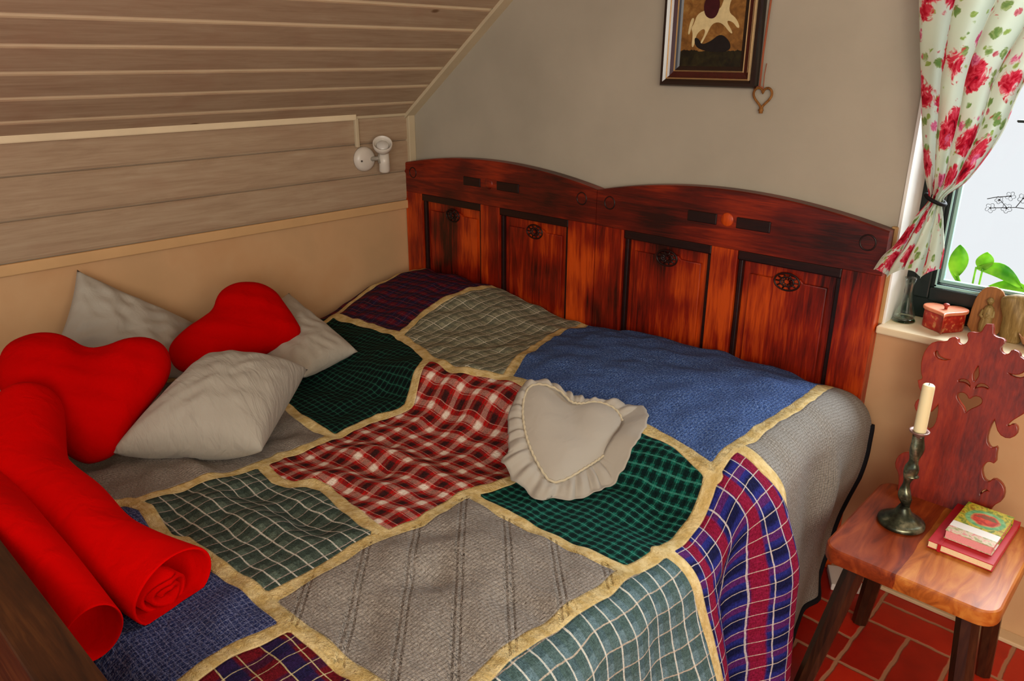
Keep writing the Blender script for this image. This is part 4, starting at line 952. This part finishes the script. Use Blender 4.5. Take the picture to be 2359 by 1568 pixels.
# ---------------- framed picture ----------------
FX0,FX1,FZ0,FZ1=-1.413,-1.094,1.412,1.86
pf=thing('framed_picture','small picture in a dark moulded frame hanging above the headboard','picture',((FX0+FX1)/2,0,FZ0))
px_,pz_=(FX0+FX1)/2,FZ0
DF=plain('black_brown_lacquer',(26,12,10),.18,.7,.2,30); MF=plain('mahogany_lacquer',(62,16,12),.2,.6,.2,30); GF=plain('gilt_slip',(196,160,112),.28,.6,.1,40,metal=.5)
def ringf(name,prof,mat,o0):
    """mitred frame moulding: prof = (inset, y) points"""
    V=[];F=[];n=len(prof)
    for ins,y in prof:
        V+=[(FX0+ins-px_,y,FZ0+ins-pz_),(FX1-ins-px_,y,FZ0+ins-pz_),(FX1-ins-px_,y,FZ1-ins-pz_),(FX0+ins-px_,y,FZ1-ins-pz_)]
    for i in range(n-1):
        for k in range(4): F.append((4*i+k,4*i+(k+1)%4,4*i+4+(k+1)%4,4*i+4+k))
    return mesh(name,V,F,mat,pf)
ringf('outer_moulding',[(0,-.001),(0,-.024),(.004,-.030),(.012,-.030),(.020,-.024)],DF,0)
ringf('gilt_bead',[(.020,-.024),(.022,-.027),(.0245,-.024)],GF,0)
ringf('inner_moulding',[(.0245,-.024),(.030,-.020),(.042,-.017)],MF,0)
ringf('gilt_bead',[(.042,-.017),(.0435,-.020),(.046,-.016)],GF,0)
ringf('inner_moulding',[(.046,-.016),(.052,-.014),(.060,-.010)],DF,0)
def m_art():
    m=M('painted_scene',.3,.4); v=m.obj(); s=m.sep(v); n=m.noise(v,40,4,.6,.4)
    c=m.ramp(n,[(.3,lin((96,62,26))),(.55,lin((134,92,44))),(.75,lin((158,122,66)))])
    zz=m.math('ADD',s[2],m.math('MULTIPLY',n,.02))
    c=m.mix(m.math('LESS_THAN',zz,.112),c,m.ramp(n,[(.4,lin((18,16,8))),(.7,lin((44,40,18)))]))
    m.col(c); return m.m
b=MB(); b.box(-.105,.105,-.011,-.008,.058,.39); b.build('painted_ground',m_art(),pf)
def flat(name,pts,mat,y=-.0118):
    p=smooth_poly(pts,2); o=extr(name,[p],.0006,mat,pf,0,Matrix(((1,0,0,0),(0,0,-1,y),(0,1,0,0),(0,0,0,1)))); return o
HC=plain('painted_cream',(206,188,140),.4,.3,.12,50)
# generic pale rearing horse with rider in dark dress and red cloak
flat('painted_horse',[(-.062,.175),(-.052,.205),(-.020,.215),(.020,.212),(.030,.235),(.038,.268),(.060,.285),(.072,.268),(.066,.250),(.052,.236),(.050,.205),(.075,.190),(.090,.165),(.082,.162),(.066,.180),(.042,.185),(.070,.150),(.062,.148),(.030,.180),(.0,.178),(-.014,.150),(-.030,.120),(-.036,.123),(-.020,.152),(-.026,.165),(-.050,.150),(-.056,.112),(-.064,.112),(-.062,.150),(-.070,.165)],HC)
flat('painted_horse',[(-.068,.195),(-.075,.180),(-.080,.150),(-.074,.146),(-.068,.170),(-.060,.190)],HC)
flat('painted_rider',[(-.034,.235),(-.010,.262),(.012,.250),(.022,.225),(.012,.195),(-.006,.188),(-.028,.200)],plain('painted_maroon',(58,14,20),.4,.3,.2,60),-.0124)
flat('painted_rider',[(-.014,.270),(.004,.276),(.010,.258),(-.006,.248),(-.018,.256)],plain('painted_teal',(92,122,106),.4,.3,.2,60),-.0130)
flat('painted_rider',[(-.068,.290),(-.040,.318),(-.008,.300),(-.012,.280),(-.046,.270)],plain('painted_red',(150,14,16),.4,.3,.2,60),-.0128)
flat('painted_shadow',[(-.056,.140),(-.040,.135),(-.030,.118),(.0,.128),(.030,.150),(.060,.130),(.068,.108),(.050,.098),(.010,.098),(-.030,.104),(-.052,.116)],plain('painted_dark',(24,20,20),.4,.3,.2,60),-.0124)
# twig heart on a cord
hh=thing('twig_heart','small bent twig heart hanging on a reddish cord beside the frame','wall hanging',(-1.072,-.012,1.39))
pts=[]
for k in range(40):
    t=2*math.pi*k/40; x=16*math.sin(t)**3; y=13*math.cos(t)-5*math.cos(2*t)-2*math.cos(3*t)-math.cos(4*t)
    pts.append((x*.030/17,0,y*.034/17))
b=MB(); b.tube(pts,.0036,8,closed=True); b.tube([(0,0,-.030),(.0,0,-.046)],.006,8); b.tube([(-.007,-.001,-.037),(.007,-.001,-.037)],.003,6); b.build('bent_twig',wood('twig',(80,44,16),(122,78,34),(160,112,58),'z',2,.7,.2),hh,smooth=True)
b=MB(); b.tube([(0,0,.010),(-.001,0,.06),(.0,.004,.09)],.0012,6); b.tube([(-.012,0,.028),(-.012,.0,.12),(-.005,.002,.30),(-.003,.004,.47)],.0030,6); b.tube([(-.03,0,.020),(-.012,.0,.030),(.0,0,.022)],.0016,6)
b.build('cord',plain('red_brown_cord',(150,82,56),.8,.2),hh,smooth=True)
# ---------------- wall spotlight ----------------
WP=M('white_lamp_enamel',.3,.5); WP.put(WP.b.inputs['Base Color'],lin((214,206,194))); WP=WP.m
sp=thing('wall_spotlight','white adjustable spotlight on a round base on the boarded wall','wall lamp',(XL+.0125,-.268,1.10))
Ry=Matrix.Rotation(math.pi/2,3,'Y')
b=MB(); b.lathe([(.050,0),(.050,.006),(.046,.018),(.036,.026),(.012,.029),(.002,.029)],36,(0,0,0),0,Ry); b.build('wall_base',WP,sp,smooth=True)
b=MB(); b.lathe([(.004,.0285),(.004,.031),(.001,.031)],12,(0,-.030,-.004),0,Ry); b.build('screw',plain('grey_screw',(90,84,76),.4,.5),sp)
b=MB(); b.tube([(.022,.02,0),(.040,.038,.002),(.05,.045,.004)],.009,10); b.tube([(.05,.045,-.016),(.05,.045,.020)],.008,10); b.build('joint',plain('grey_joint',(150,142,128),.4,.5),sp,smooth=True)
hd=Vector((.060,.060,.012)); 
q=Vector((.18,-.12,.97)).to_track_quat('Z','Y').to_matrix()
b=MB(); b.lathe([(.006,-.068),(.020,-.066),(.0225,-.060),(.0215,-.03),(.019,.012)],32,hd,0,q); b.build('lamp_body',WP,sp,smooth=True)
q2=Vector((.55,-.40,.72)).to_track_quat('Z','Y').to_matrix()
b=MB(); b.lathe([(.019,-.002),(.030,.006),(.038,.024),(.039,.042),(.036,.043),(.034,.026),(.026,.012),(.004,.008)],36,hd+Vector((0,-.006,.024)),0,q2); b.build('lamp_shade',WP,sp,smooth=True)
b=MB(); b.lathe([(.004,.009),(.020,.014),(.026,.024),(.022,.032),(.004,.036)],28,hd+Vector((0,-.006,.024)),0,q2); b.build('bulb',plain('frosted_bulb',(206,202,196),.25,.6),sp,smooth=True)
b=MB(); b.box(XL+.012,XL+.028,-.307,-.291,1.149,1.262,bev=.003); struct(b.build('trim_10',TRIM))
# something white peeping out by the quilt corner
b=MB(); b.box(-.045,.045,-.05,.05,0,.022,bev=.003)
tag(b.build('box',plain('white_card',(226,220,212),.6,.3),loc=(-.600,-.085,.0005),rot=(0,0,.5)),'flat white box on the floor half hidden behind the quilt corner','box')
